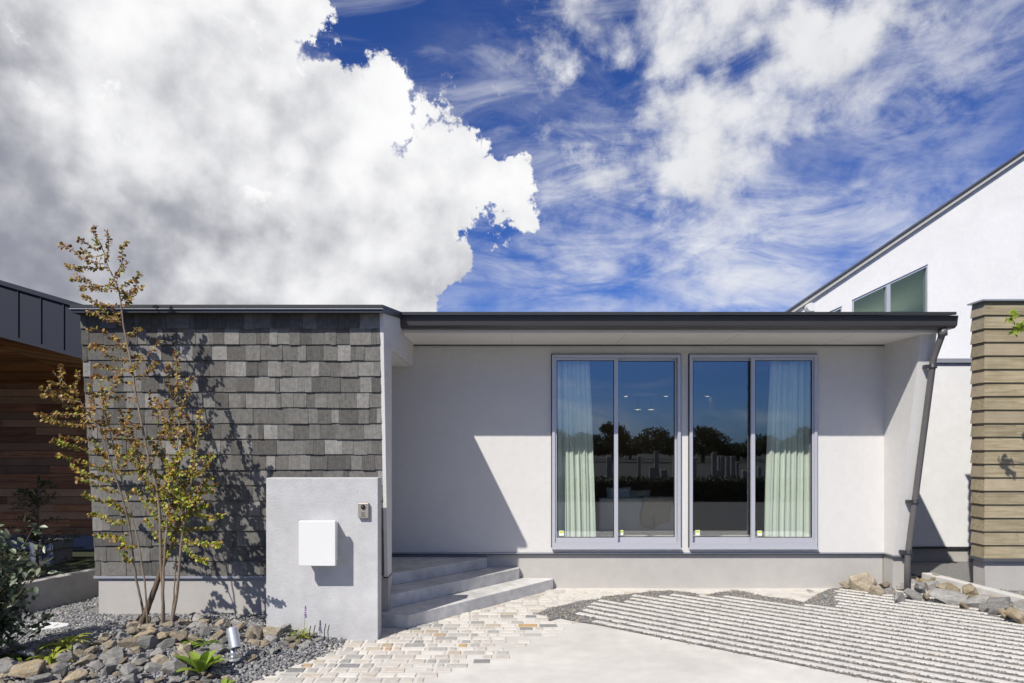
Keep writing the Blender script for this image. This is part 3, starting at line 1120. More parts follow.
# downpipe follows the lean of the wing wall
wy = lambda z: yb2 + (yt - yb2) * (z - ZB) / (2.93 - ZB)
xp = 4.487
b = MB()
pth = [(xp, 7.115, 2.90), (xp, 7.12, 2.84), (xp, 7.165, 2.77), (xp, wy(2.6) - .055, 2.6), (xp, wy(.45) - .055, .45), (xp, wy(.40) - .055, .34), (xp, wy(.40) - .052, 0.0)]
b.tube(pth, .033, 16)
dp = b.build('downpipe', M['pipe'], house, smooth=True)
b = MB()
b.tube([(xp, 7.115, 2.895), (xp, 7.117, 2.82)], .045, 16)
b.build('pipe_socket', M['pipe'], dp, smooth=True)
for zz in (2.52, 1.05, .47):
    b = MB()
    yy = wy(zz) - .055
    b.tube([(xp, yy - .01, zz - .02), (xp, yy + .0, zz + .02)], .041, 16)
    b.box((xp - .075, yy - .010, zz - .018), (xp - .035, yy + .075, zz + .018))
    b.build('pipe_bracket', M['dark_metal'], dp)

# ---- windows
GY = 8.03


def window(x0, x1, swap):
    f = MB()
    y0, y1 = 7.962, 8.10
    t = .022
    f.box((x0 - .012, y0, WZ0 - .012), (x0 + t, y1, WZ1 + .012))
    f.box((x1 - t, y0, WZ0 - .012), (x1 + .012, y1, WZ1 + .012))
    f.box((x0 + t, y0, WZ1 - t), (x1 - t, y1, WZ1 + .012))
    f.box((x0 + t, y0, WZ0 - .012), (x1 - t, y1, WZ0 + .045))
    root = f.build('window', M['alu'], house)
    root['label'] = 'left sliding window with grey sofa behind it' if not swap else 'right sliding window beside the wing wall'
    s = MB()
    s.box((x0 - .02, 7.935, WZ0 - .030), (x1 + .02, 7.985, WZ0 - .0125))
    s.build('sill', M['alu'], root)
    s = MB()
    s.box((x0 - .022, 7.986, WZ0 - .018), (x0 - .0125, 8.0, WZ1 + .022))
    s.box((x1 + .0125, 7.986, WZ0 - .018), (x1 + .022, 8.0, WZ1 + .022))
    s.box((x0 - .0125, 7.986, WZ1 + .0125), (x1 + .0125, 8.0, WZ1 + .022))
    s.build('seal', M['seal'], root)
    xm = (x0 + x1) / 2
    for side in (0, 1):
        a, c = (x0 + t, xm + .022) if side == 0 else (xm - .022, x1 - t)
        front = (side == 0) != swap
        yy = 7.995 if front else 8.045
        zb, zt = WZ0 + .046, WZ1 - t - .001
        k = MB()
        fw = .020
        mw = .046
        l_w = mw if side == 1 else fw
        r_w = mw if side == 0 else fw
        if not front:
            l_w = min(l_w, .03)
            r_w = min(r_w, .03)
        k.box((a + .001, yy - .014, zb), (a + l_w, yy + .02, zt))
        k.box((c - r_w, yy - .014, zb), (c - .001, yy + .02, zt))
        k.box((a + l_w, yy - .014, zt - .03), (c - r_w, yy + .02, zt))
        k.box((a + l_w, yy - .014, zb), (c - r_w, yy + .02, zb + .055))
        sash = k.build('sash', M['alu'], root)
        k = MB()
        q = .006
        for (xa_, xb_, za_, zb_) in ((a + l_w, a + l_w + q, zb + .055, zt - .03), (c - r_w - q, c - r_w, zb + .055, zt - .03),
                                     (a + l_w + q, c - r_w - q, zb + .055, zb + .055 + q), (a + l_w + q, c - r_w - q, zt - .03 - q, zt - .03)):
            k.box((xa_, yy - .010, za_), (xb_, yy + .012, zb_))
        k.build('gasket', M['seal'], sash)
        k = MB()
        k.box((a + l_w - .003, yy, zb + .05), (c - r_w + .003, yy + .006, zt - .025))
        k.build('pane', M['glass'], sash)
        k = MB()
        sx = a + l_w + .03
        k.box((sx, yy - .0025, zb + .075), (sx + .055, yy - .0005, zb + .135))
        st_ = k.build('sticker', M['label_white'], sash)
        k = MB()
        k.box((sx + .005, yy - .0045, zb + .108), (sx + .05, yy - .003, zb + .13))
        k.build('sticker_band', M['label_yellow'], st_)
    return root


window(W1[0], W1[1], False)
window(W2[0], W2[1], True)

# ---- the room behind the glass
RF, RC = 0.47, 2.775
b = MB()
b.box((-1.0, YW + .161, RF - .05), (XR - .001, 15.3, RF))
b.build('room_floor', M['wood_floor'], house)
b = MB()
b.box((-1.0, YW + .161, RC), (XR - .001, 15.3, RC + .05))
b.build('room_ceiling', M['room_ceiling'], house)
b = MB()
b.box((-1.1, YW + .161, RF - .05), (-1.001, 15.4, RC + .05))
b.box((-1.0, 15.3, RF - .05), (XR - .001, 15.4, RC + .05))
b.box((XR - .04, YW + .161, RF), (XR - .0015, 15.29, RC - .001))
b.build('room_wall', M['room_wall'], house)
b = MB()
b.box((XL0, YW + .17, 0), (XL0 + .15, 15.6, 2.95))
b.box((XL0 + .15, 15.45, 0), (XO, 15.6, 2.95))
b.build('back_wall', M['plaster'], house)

for i, (px, py, wd) in enumerate(((586, 396, 1), (626, 396, 1), (666, 396, 1), (707, 396, 1), (638, 409, 1.6), (651, 409, 1.6))):
    zc = RC if i < 4 else RC - .05
    Yl = (zc - .004 - EYE) * F / (HY - py)
    if i >= 4:
        Yl = 14.6
        zc = EYE + (HY - py) / F * Yl
    X = (px - CX) / F * Yl
    lab = ('small warm ceiling downlight seen through the %s' % ('curtain edge of the left window', 'left window, just right of its middle stile', 'left window, at its right edge', 'left pane of the right window')[i]) if i < 4 else \
        ('flat oval lamp below the downlights, %s one of the pair' % ('left', 'right')[i - 4])
    o = empty('ceiling_light', (X, Yl, zc), lab, 'ceiling light', 'lamps in the room behind the left windows')
    k = MB()
    ring = 20
    r0, r1 = .055 * wd, .04 * wd
    zz = zc - .002 if i < 4 else zc
    vs = [(X + math.cos(6.283 * q / ring) * r, Yl + math.sin(6.283 * q / ring) * r, zz - dz) for r, dz in ((r0, 0), (r0, .012), (r1, .014), (r1, .006)) for q in range(ring)]
    fs = [(a_ * ring + q, a_ * ring + (q + 1) % ring, (a_ + 1) * ring + (q + 1) % ring, (a_ + 1) * ring + q) for a_ in range(3) for q in range(ring)]
    k.add(vs, fs)
    if i >= 4:
        pass
    k.build('lamp_ring', M['white_paint'], o)
    if i >= 4:
        k = MB()
        k.tube([(X, Yl, zz + .001), (X, Yl, RC)], .003, 6)
        k.build('cord', M['black'], o)
    k = MB()
    k.add([(X + math.cos(6.283 * q / ring) * r1, Yl + math.sin(6.283 * q / ring) * r1, zz - .0075) for q in range(ring)], [tuple(range(ring - 1, -1, -1))])
    k.build('lamp_lens', M['lamp'], o)


def curtain(xa_t, xb_t, xa_b, xb_b, folds, label):
    o = empty('curtain', ((xa_b + xb_b) / 2, 8.26, RF + .02), label, 'curtain')
    nx, nz = 150, 24
    vs, fs = [], []
    ph = random.uniform(0, 6)
    for j in range(nz + 1):
        v_ = j / nz
        z = RF + .02 + (2.70 - RF - .02) * v_
        a = xa_b + (xa_t - xa_b) * v_ ** 1.3
        c = xb_b + (xb_t - xb_b) * v_ ** 1.3
        for i in range(nx + 1):
            u = i / nx
            uu_ = u + .02 * math.sin(9 * u + ph) + .008 * math.sin(3 * v_ + 11 * u)
            y = 8.17 + .018 * math.sin(6.283 * folds * uu_) + .011 * math.sin(6.283 * folds * 2.3 * uu_ + ph + .6 * v_) + .006 * math.sin(5 * v_ + 20 * u)
            vs.append((a + (c - a) * u + .008 * math.sin(6.283 * folds * uu_ * 2), y, z))
    for j in range(nz):
        for i in range(nx):
            q = j * (nx + 1) + i
            fs.append((q, q + 1, q + nx + 2, q + nx + 1))
    k = MB()
    k.add(vs, fs)
    c_ = k.build('drape', M['curtain'], o, smooth=True)
    sm = c_.modifiers.new('thickness', 'SOLIDIFY')
    sm.thickness = .003
    k = MB()
    k.tube([(min(xa_t, xa_b) - .1, 8.17, 2.715), (max(xb_t, xb_b) + .1, 8.17, 2.715)], .009, 8)
    k.build('curtain_rail', M['white_paint'], o)


curtain(.50, .925, .50, 1.01, 6, 'pale green curtain hanging at the left edge of the left window')
curtain(3.09, 3.56, 3.02, 3.56, 7, 'pale green curtain hanging at the right edge of the right window')

# sofa seen from behind
so = empty('sofa', (1.7, 9.5, RF), 'low grey sofa with its back to the left window', 'sofa')
k = MB(); k.box((1.17, 9.2, RF + .05), (2.35, 9.36, RF + .50)); k.build('backrest', M['fabric_grey'], so, bevel=.03)
k = MB(); k.box((1.17, 9.365, RF + .05), (2.35, 10.0, RF + .30)); k.build('seat', M['fabric_grey'], so, bevel=.03)
for xx in (1.17, 2.23):
    k = MB(); k.box((xx, 9.365, RF + .305), (xx + .12, 10.0, RF + .42)); k.build('armrest', M['fabric_grey'], so, bevel=.03)
for xx in (1.25, 2.27):
    for yy in (9.28, 9.9):
        k = MB(); k.box((xx - .02, yy - .02, RF), (xx + .02, yy + .02, RF + .055)); k.build('leg', M['black'], so)


def cushion(x, y, z, w, h, t, rz, tilt, mat, label):
    bm = bmesh.new()
    bmesh.ops.create_grid(bm, x_segments=12, y_segments=12, size=.5)
    top = [(v.co.x, v.co.y) for v in bm.verts]
    bm.free()
    n = 13
    vs, fs = [], []
    for sgn in (1, -1):
        for j in range(n):
            for i in range(n):
                u, v_ = i / (n - 1) * 2 - 1, j / (n - 1) * 2 - 1
                pin = 1 - .10 * (abs(u) ** 3 * (1 - abs(v_)) * 0 + (1 - abs(u)) * abs(v_) ** 4 + (1 - abs(v_)) * abs(u) ** 4)
                vs.append((u * w / 2 * pin, sgn * t / 2 * ((1 - u ** 4) * (1 - v_ ** 4)) ** .6, v_ * h / 2 * pin + h / 2))
    for s_ in (0, 1):
        for j in range(n - 1):
            for i in range(n - 1):
                q = s_ * n * n + j * n + i
                fs.append((q, q + 1, q + n + 1, q + n) if s_ else (q, q + n, q + n + 1, q + 1))
    k = MB()
    k.add(vs, fs)
    o = k.build('cushion', mat, None, smooth=True)
    o.location = (x, y, z)
    o.rotation_euler = (tilt, 0, rz)
    return tag(o, label, 'cushion')


cushion(1.50, 9.50, RF + .30, .36, .34, .13, .12, -.25, M['fabric_white'], 'pointed white cushion against the sofa back near the window stile')
cushion(1.76, 9.52, RF + .30, .34, .30, .13, -.1, -.2, M['fabric_beige'], 'beige cushion next to the white cushion on the sofa')
# throw over the back
k = MB()
vs, fs = [], []
n, m_ = 24, 16
for j in range(m_ + 1):
    for i in range(n + 1):
        u = i / n
        s_ = j / m_ * .62
        if s_ < .16:
            y, z = 9.36 - s_, RF + .507
        else:
            y, z = 9.192 - .006 * math.sin(8 * u + 4 * s_), RF + .507 - (s_ - .16) * (.80 + .10 * math.sin(5 * u))
        vs.append((1.73 + .42 * u + .03 * math.sin(s_ * 9) + (.04 * s_ if u < .5 else 0), y - .006 * math.sin(17 * u), z + .004 * math.sin(13 * u)))
for j in range(m_):
    for i in range(n):
        q = j * (n + 1) + i
        fs.append((q, q + 1, q + n + 2, q + n + 1))
k.add(vs, fs)
o = tag(k.build('throw_blanket', M['fabric_beige'], None, smooth=True), 'beige throw blanket draped over the sofa back', 'blanket')
o.modifiers.new('thickness', 'SOLIDIFY').thickness = .008
k = MB()
k.box((1.25, 8.55, RF + .001), (3.2, 9.0, RF + .03))
tag(k.build('rug', M['rug'], None, bevel=.01), 'cream rug on the wooden floor just inside the windows', 'rug')

# ------------------------------------------------------------------ entrance steps
st = empty('entrance_steps', (-.6, 7, 0), 'three splayed grey concrete entrance steps beside the letterbox wall', 'steps')
k = MB()
k.prism([(-1.30, 6.30), (-.945, 6.24), (.478, 7.96), (.478, 8.028), (-1.30, 8.028)], 0.0, .123)
k.build('step', M['step'], st, bevel=.006)
k = MB()
k.prism([(-1.27, 6.55), (-1.155, 6.50), (.086, 7.955), (.086, 8.027), (-1.27, 8.027)], .1235, .25)
k.build('step', M['step'], st, bevel=.006)
k = MB()
k.prism([(-2.9, 6.93), (-1.24, 6.93), (-.29, 7.95), (-.29, 8.026), (-2.9, 8.026)], .2505, .370)
k.build('landing', M['step'], st, bevel=.006)

# ------------------------------------------------------------------ gate wall, letterbox, intercom
k = MB()
k.box((-2.114, 5.87, -.05), (-1.152, 6.03, 1.394))
tag(k.build('gate_wall', M['gate_plaster'], None, bevel=.006), 'freestanding pale grey plastered wall in front of the shingled wing', 'wall')
lb = empty('letterbox', (-1.62, 5.868, .66), 'square white letterbox mounted on the grey plastered wall', 'letterbox')
k = MB(); k.box((-1.760, 5.745, .690), (-1.495, 5.869, 1.02)); k.build('body', M['white_paint'], lb, bevel=.004)
k = MB(); k.box((-1.780, 5.695, .667), (-1.473, 5.744, 1.043)); k.build('door', M['white_paint'], lb, bevel=.005)
ic = empty('intercom', (-1.25, 5.868, 1.1), 'small champagne intercom panel on the grey plastered wall right of the letterbox', 'intercom')
a = P(358, 503, 5.84); c = P(368.6, 518, 5.84)
k = MB(); k.box((a.x, 5.835, c.z), (c.x, 5.869, a.z)); k.build('panel', M['champagne'], ic, bevel=.004)
k = MB()
cx_, cz_ = (a.x + c.x) / 2, a.z - .034
k.tube([(cx_, 5.8345, cz_), (cx_, 5.826, cz_)], .019, 24); k.build('camera_lens', M['black'], ic)
k = MB()
k.tube([(cx_ - .005, 5.8255, cz_ + .003), (cx_ - .005, 5.8245, cz_ + .003)], .004, 12); k.build('lens_glint', M['silver'], ic)
k = MB()
for i in range(4):
    k.box((cx_ - .017, 5.8335, c.z + .044 - i * .010), (cx_ + .013 + .004 * (i % 2), 5.8345, c.z + .047 - i * .010))
k.build('speaker_slots', M['black'], ic)

# ------------------------------------------------------------------ left neighbour
lh = empty('timber_house', (-6, 9, 0), 'dark neighbouring house with grey metal fascia and cedar boarded wall', 'house')
FY = 7.5
sl = (P(0, 334, FY) - P(82, 356, FY))
A = P(84, 303.5 + 1.8, FY); Bq = P(84, 356.5, FY)
slope_t = (P(0, 280, FY).z - P(78, 303, FY).z) / (P(78, 303, FY).x - P(0, 280, FY).x)
slope_b = (P(0, 334, FY).z - P(82, 356, FY).z) / (P(82, 356, FY).x - P(0, 334, FY).x)
xr, xl = P(90, 300, FY).x, -14.0
CAPX = -6.3
zt = lambda x: P(78, 303, FY).z + slope_t * (P(78, 303, FY).x - max(x, CAPX))
zb = lambda x: P(82, 356, FY).z + slope_b * (P(82, 356, FY).x - max(x, CAPX))
k = MB()
wall_poly(k, [(xl, zb(xl)), (CAPX, zb(CAPX)), (xr, zb(xr)), (xr, zt(xr)), (CAPX, zt(CAPX)), (xl, zt(xl))], FY, FY + .05)
M['fascia_metal'] = material('blue_grey_sheet_metal', (0.022, 0.026, 0.040), 0.6, 0.05, 4, spec=0.25)
fa = k.build('fascia', M['fascia_metal'], lh)
k = MB()
x = P(64, 300, FY).x
while x > xl:
    k.box((x - .006, FY - .014, zb(x) + .01), (x + .006, FY - .001, zt(x) - .03))
    x -= .25
k.build('standing_seam', M['fascia_metal'], fa)
k = MB()
wall_poly(k, [(xl, zt(xl) - .05), (CAPX, zt(CAPX) - .05), (xr, zt(xr) - .05), (xr, zt(xr)), (CAPX, zt(CAPX)), (xl, zt(xl))], FY - .03, 11)
k.build('roof', M['fascia_metal'], lh)
k = MB()
wall_poly(k, [(xl, zb(xl) - .03), (CAPX, zb(CAPX) - .03), (xr, zb(xr) - .03), (xr, zb(xr) + .012), (CAPX, zb(CAPX) + .012), (xl, zb(xl) + .012)], FY - .02, FY + .06)
k.build('fascia_trim', M['fascia_metal'], fa)
k = MB()
for i in range(25):                                      # soffit boards, falling from the fascia to the wall
    y0, y1 = FY + .06 + i * .105, FY + .06 + i * .105 + .10
    for x0_, x1_ in ((xl, CAPX), (CAPX, xr)):
        z_ = lambda x, y: zb(x) + (2.60 - zb(x)) * (y - FY - .06) / 2.65
        k.hexa([(x0_, y0, z_(x0_, y0)), (x1_, y0, z_(x1_, y0)), (x1_, y1, z_(x1_, y1)), (x0_, y1, z_(x0_, y1)),
                (x0_, y0, z_(x0_, y0) + .02), (x1_, y0, z_(x1_, y0) + .02), (x1_, y1, z_(x1_, y1) + .02), (x0_, y1, z_(x0_, y1) + .02)])
k.build('soffit', M['cedar'], lh)
k = MB()
zz = .345
while zz < 5.6:
    x = xl
    while x < -4.3:
        x1 = min(x + random.uniform(.6, 1.9), -4.3)
        if zz < 2.62:
            k.box((x + .001, 10.2 + random.uniform(0, .008), zz + .004), (x1 - .001, 10.23, zz + .112))
        x = x1
    zz += .115
k.build('timber_wall', M['cedar'], lh)
k = MB()
k.box((xl, 10.19, -.05), (-4.3, 10.4, .34))
M['bluegrey'] = material('blue_grey_render', (0.15, 0.16, 0.20), 0.8, 0.06, 8)
k.build('plinth', M['bluegrey'], lh)
k = MB()
k.hexa([(xl, 10.24, .34), (-4.3, 10.24, .34), (-4.3, 10.4, .34), (xl, 10.4, .34), (xl, 10.24, 2.75), (-4.3, 10.24, 2.75), (-4.3, 10.4, 2.75), (xl, 10.4, 2.75)])
k.build('wall', M['dark_metal'], lh)
k = MB()
k.box((-6.3, 8.9, 0), (-5.98, 9.3, .42))
tag(k.build('planter_box', M['bluegrey'], None, bevel=.01), 'blue grey block standing in the shade below the cedar wall', 'planter')
gt = empty('added_shade_tree', (-7.1, 5.2, .1), 'unseen leafy tree added beside the dark timber house to shade its lawn', 'tree')  # out-of-view tree added to keep the lawn in shade
k = MB(); k.tube([(-7.1, 5.2, .1), (-7.05, 5.2, 1.6), (-7.1, 5.3, 3.2)], [.09, .07, .03], 8); k.build('trunk', M['bark'], gt)
GT = (-7.1, 5.2)
b = MB()
b.add([(-9, 4.2, .13), (-5.40, 4.2, .13), (-4.1, 8.05, .13), (-4.0, 10.19, .13), (-9, 10.19, .13)], [(0, 1, 2, 3, 4)])
tag(b.build('lawn', M['lawn']), kind='structure')
k = MB()
q0, q1 = G(97, 597, .08), Vector((-5.15, 5.6, 0))
z0 = .386
k.hexa([(-5.42, 4.2, 0), (-5.28, 4.2, 0), (-4.0, 8.0, 0), (-4.14, 8.0, 0), (-5.42, 4.2, z0), (-5.28, 4.2, z0), (-4.0, 8.0, z0), (-4.14, 8.0, z0)])
tag(k.build('boundary_wall', M['kerb'], None, bevel=.006), 'low weathered concrete boundary wall between the gravel bed and the shaded lawn', 'wall')
k = MB()
base = G(49, 628, .11)
pl = []
for i in range(18):
    a_ = 6.283 * i / 18
    r_ = 1 + .12 * math.sin(3 * a_ + 1) + random.uniform(-.04, .04)
    pl.append((base.x + .15 * r_ * math.cos(a_), base.y + .11 * r_ * math.sin(a_)))
k.prism(pl, .09, .135)
tag(k.build('stepping_stone', M['stone_white'], None, bevel=.008), 'flat white stepping stone on the gravel beside the evergreen shrub', 'stone')

# ------------------------------------------------------------------ right neighbours
ex_ = empty('white_annex', (5.6, 9, 0), 'low white rendered annex with dark base trim behind the timber screen', 'building')
AY = 9.6
k = MB(); k.box((4.85, AY, .26), (12, AY + 2.5, 2.84)); k.build('wall', M['plaster_bright'], ex_)
k = MB(); k.box((4.86, AY + .02, -.25), (12, AY + 2.5, .232)); k.build('plinth', M['plinth'], ex_)
k = MB(); k.box((4.84, AY - .02, .233), (12, AY + .03, .259)); k.build('drip_trim', M['dark_metal'], ex_)
k = MB(); k.box((4.83, AY - .04, 2.842), (12, AY + 2.5, 2.90)); k.build('parapet_cap', M['trim_light'], ex_)

wh = empty('white_house', (9, 14, 0), 'tall white neighbouring house with a steep sloping roofline and slanted clerestory windows', 'house')
HYD = 14.0
T = lambda px, py, dy=0.0: P(px, py, HYD + dy)
e0, e1 = T(785, 314), T(1024, 152)
sl = (e1.z - e0.z) / (e1.x - e0.x)
zr_ = lambda x: e0.z + sl * (x - e0.x)
wa, wb_, wm = T(852, 300), T(928, 264), T(888.5, 282)
wsl = (wb_.z - wa.z) / (wb_.x - wa.x)
zw = lambda x: wa.z + wsl * (x - wa.x)
vL, vR = T(825, 313).x, T(842, 305).x
zsm = lambda x: T(825, 313.5).z + .45 * (x - vL)
zbot = 2.9
x_l, x_r = e0.x - .9, 14.5


k = MB()
off = -.10
Q = lambda x: zr_(x) + off
for poly in ([(x_l, 0), (vL, 0), (vL, Q(vL)), (x_l, Q(x_l))],
             [(vL, zsm(vL)), (vR, zsm(vR)), (vR, Q(vR)), (vL, Q(vL))],
             [(vL, 0), (vR, 0), (vR, zbot), (vL, zbot)],
             [(vR, 0), (wa.x, 0), (wa.x, Q(wa.x)), (vR, Q(vR))],
             [(wa.x, zw(wa.x)), (wb_.x, zw(wb_.x)), (wb_.x, Q(wb_.x)), (wa.x, Q(wa.x))],
             [(wa.x, 0), (wb_.x, 0), (wb_.x, zbot), (wa.x, zbot)],
             [(wb_.x, 0), (x_r, 0), (x_r, Q(x_r)), (wb_.x, Q(wb_.x))]):
    wall_poly(k, poly, HYD, HYD + .15)
k.build('gable_wall', M['plaster_bright'], wh)
k = MB()
wall_poly(k, [(x_l - .35, zr_(x_l - .35) - .085), (x_r, zr_(x_r) - .085), (x_r, zr_(x_r)), (x_l - .35, zr_(x_l - .35))], HYD - .06, HYD + .4)
M['eave'] = material('grey_eave_metal', (0.42, 0.405, 0.37), 0.6, 0.05, 6)
k.build('roof', M['eave'], wh)
k = MB()
wall_poly(k, [(x_l - .36, zr_(x_l - .36) + .001), (x_r, zr_(x_r) + .001), (x_r, zr_(x_r) + .022), (x_l - .36, zr_(x_l - .36) + .022)], HYD - .08, HYD + .42)
k.build('roof_capping', M['dark_metal'], wh)


def gable_window(x0, x1, zf, mull, name):
    k = MB()
    t = .05
    wall_poly(k, [(x0, zbot), (x0 + t, zbot), (x0 + t, zf(x0 + t) - t), (x0, zf(x0))], HYD + .02, HYD + .12)
    wall_poly(k, [(x1 - .012, zbot), (x1, zbot), (x1, zf(x1)), (x1 - .012, zf(x1 - .012) - .012)], HYD + .02, HYD + .12)
    wall_poly(k, [(x0, zf(x0)), (x0 + t, zf(x0 + t) - t), (x1 - .012, zf(x1 - .012) - t), (x1, zf(x1))], HYD + .021, HYD + .119)
    if mull:
        wall_poly(k, [(mull - .04, zbot), (mull + .04, zbot), (mull + .04, zf(mull + .04) - t), (mull - .04, zf(mull - .04) - t)], HYD + .0, HYD + .118)
    w_ = k.build('window', M['alu'], wh)
    k = MB()
    wall_poly(k, [(x0 + .01, zbot), (x1 - .01, zbot), (x1 - .01, zf(x1 - .01) - .01), (x0 + .01, zf(x0 + .01) - .01)], HYD + .07, HYD + .078)
    k.build('pane', M['glass_green'], w_)
    return w_


gable_window(wa.x, wb_.x, zw, wm.x, 'window')
gable_window(vL, vR, zsm, None, 'window')
# room behind the clerestory
M['loft'] = material('loft_paint', (0.60, 0.66, 0.60), 0.9, 0.03, 5)
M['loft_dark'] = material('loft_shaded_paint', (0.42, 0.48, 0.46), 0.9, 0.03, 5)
k = MB()
wall_poly(k, [(vL - .1, 2.5), (wb_.x + 2.4, 2.5), (wb_.x + 2.4, zr_(wb_.x) - .6), (vL - .1, zr_(vL) - .35)], HYD + 3.2, HYD + 3.3)
k.build('loft_wall', M['loft_dark'], wh)
k = MB()
x0_, x1_ = vL - .1, wb_.x + 2.4
k.hexa([(x0_, HYD + .16, zr_(vL) - .35), (x1_, HYD + .16, zr_(wb_.x) - .15), (x1_, HYD + 3.2, T(928, 312, 3.2).z), (x0_, HYD + 3.2, T(852, 312, 3.2).z - .2),
        (x0_, HYD + .16, zr_(vL) - .30), (x1_, HYD + .16, zr_(wb_.x) - .10), (x1_, HYD + 3.2, T(928, 312, 3.2).z + .05), (x0_, HYD + 3.2, T(852, 312, 3.2).z - .15)])
k.build('loft_ceiling', M['loft'], wh)
pl_ = P(915, 299.5, HYD + 2.0)
o = empty('ceiling_light', pl_, 'small warm downlight glowing behind the clerestory glass of the white house', 'ceiling light')
k = MB(); k.tube([(pl_.x, pl_.y, pl_.z), (pl_.x, pl_.y, pl_.z + .02)], .075, 16); k.build('lamp_lens', M['lamp'], o)
loft_fill = bpy.data.lights.new('loft_fill_light', 'POINT'); loft_fill.energy = 26; loft_fill.shadow_soft_size = .4; loft_fill.color = (1, .9, .78)  # fill light added well below the lamp to brighten the loft
loft_fill_o = bpy.data.objects.new('loft_fill_light', loft_fill); loft_fill_o.location = pl_ - Vector((.6, .3, 1.5)); COL.objects.link(loft_fill_o)
loft_fill_o.parent = o; loft_fill_o.matrix_parent_inverse = Matrix.Translation(o.location).inverted()
k = MB(); k.tube([(pl_.x, pl_.y, pl_.z + .021), (pl_.x, pl_.y, pl_.z + .04)], .09, 16); k.build('lamp_ring', M['white_paint'], o)
pv = P(809, 308, HYD - .05)
k = MB(); k.tube([(pv.x, pv.y - .12, pv.z), (pv.x, pv.y + .05, pv.z)], .085, 20)
tag(k.build('wall_vent', M['white_paint'], None), 'small round white vent hood under the eave of the white house', 'vent')

# timber clad screen wall at the right edge
ts = empty('timber_screen', (6.2, 7.8, 0), 'tall screen wall clad in overlapping weathered pine boards on a concrete base', 'screen')
TX, TY, TX1, TY1 = 5.305, 7.66, 8.5, 7.86
nb = 19
zb0, zt0 = .415, 3.29
bh = (zt0 - zb0) / nb
k = MB()
for i in range(nb):
    z0_, z1_ = zb0 + i * bh, zb0 + (i + 1) * bh + .012
    if i == nb - 1:
        z1_ = zt0
    ob, ot = .033, .010
    # left return board and front boards, mitred at the corner
    k.hexa([(TX - ob, TY - ob, z0_), (TX, TY, z0_), (TX, TY1, z0_), (TX - ob, TY1, z0_), (TX - ot, TY - ot, z1_), (TX, TY, z1_), (TX, TY1, z1_), (TX - ot, TY1, z1_)])
    x = TX - ob
    first = True
    while x < TX1:
        x1 = x + random.choice([.9, 1.3, 1.8, 2.4])
        if first and random.random() < .4:
            x1 = x + random.uniform(.3, .9)
        x1 = min(x1, TX1)
        xa0, xa1 = (TX - ob, TX - ot) if first else (x + .001, x + .001)
        k.hexa([(xa0, TY - ob, z0_), (x1, TY - ob, z0_), (x1, TY, z0_), (TX if first else xa0, TY, z0_), (xa1, TY - ot, z1_), (x1, TY - ot, z1_), (x1, TY, z1_), (TX if first else xa1, TY, z1_)])
        first = False
        x = x1
k.build('clapboard_cladding', M['clap'], ts)
k = MB(); k.box((TX + .002, TY + .002, .40), (TX1, TY1, zt0 - .002)); k.build('wall_core', M['dark_metal'], ts)
k = MB(); k.box((TX - .055, TY - .055, zt0 + .001), (TX1, TY1 + .02, zt0 + .018)); k.build('coping', M['trim_light'], ts)
k = MB(); k.box((TX - .05, TY - .05, .385), (TX1, TY1, .412)); k.build('drip_trim', M['trim_dark'], ts)
k = MB(); k.box((TX + .0, TY + .0, -.05), (TX1, TY1 - .005, .384)); k.build('plinth', M['plinth'], ts)

k = MB()
k.hexa([(5.65, 3.2, -.05), (5.77, 3.2, -.05), (5.125, 8.35, -.05), (5.005, 8.35, -.05), (5.65, 3.2, .125), (5.77, 3.2, .125), (5.125, 8.35, .125), (5.005, 8.35, .125)])
tag(k.build('kerb', M['white_kerb'], None, bevel=.008), 'pale concrete kerb running behind the rocks on the right boundary', 'kerb')
b = MB()
b.add([(5.75, 3.2, .05), (9, 3.2, .05), (9, 9.8, .05), (5.0, 9.8, .05), (5.11, 8.3, .05)], [(0, 1, 2, 3, 4)])
tag(b.build('side_gravel_ground', M['grit']), kind='structure')
b = MB()
b.add([(4.53, 7.9, .02), (5.02, 8.0, .02), (5.3, 9.84, .02), (4.53, 9.84, .02)], [(0, 1, 2, 3)])
tag(b.build('passage_gravel_ground', M['grit']), kind='structure')
pts = [(random.uniform(5.13, 7.2), random.uniform(6.3, 7.64), .055) for _ in range(5000)] + [(random.uniform(4.54, 6.3), random.uniform(7.95, 9.83), .03) for _ in range(5000)]
pebbles('gravel', pts, (.008, .017), M['gravel_blue'], 'grey gravel around the foot of the timber screen')


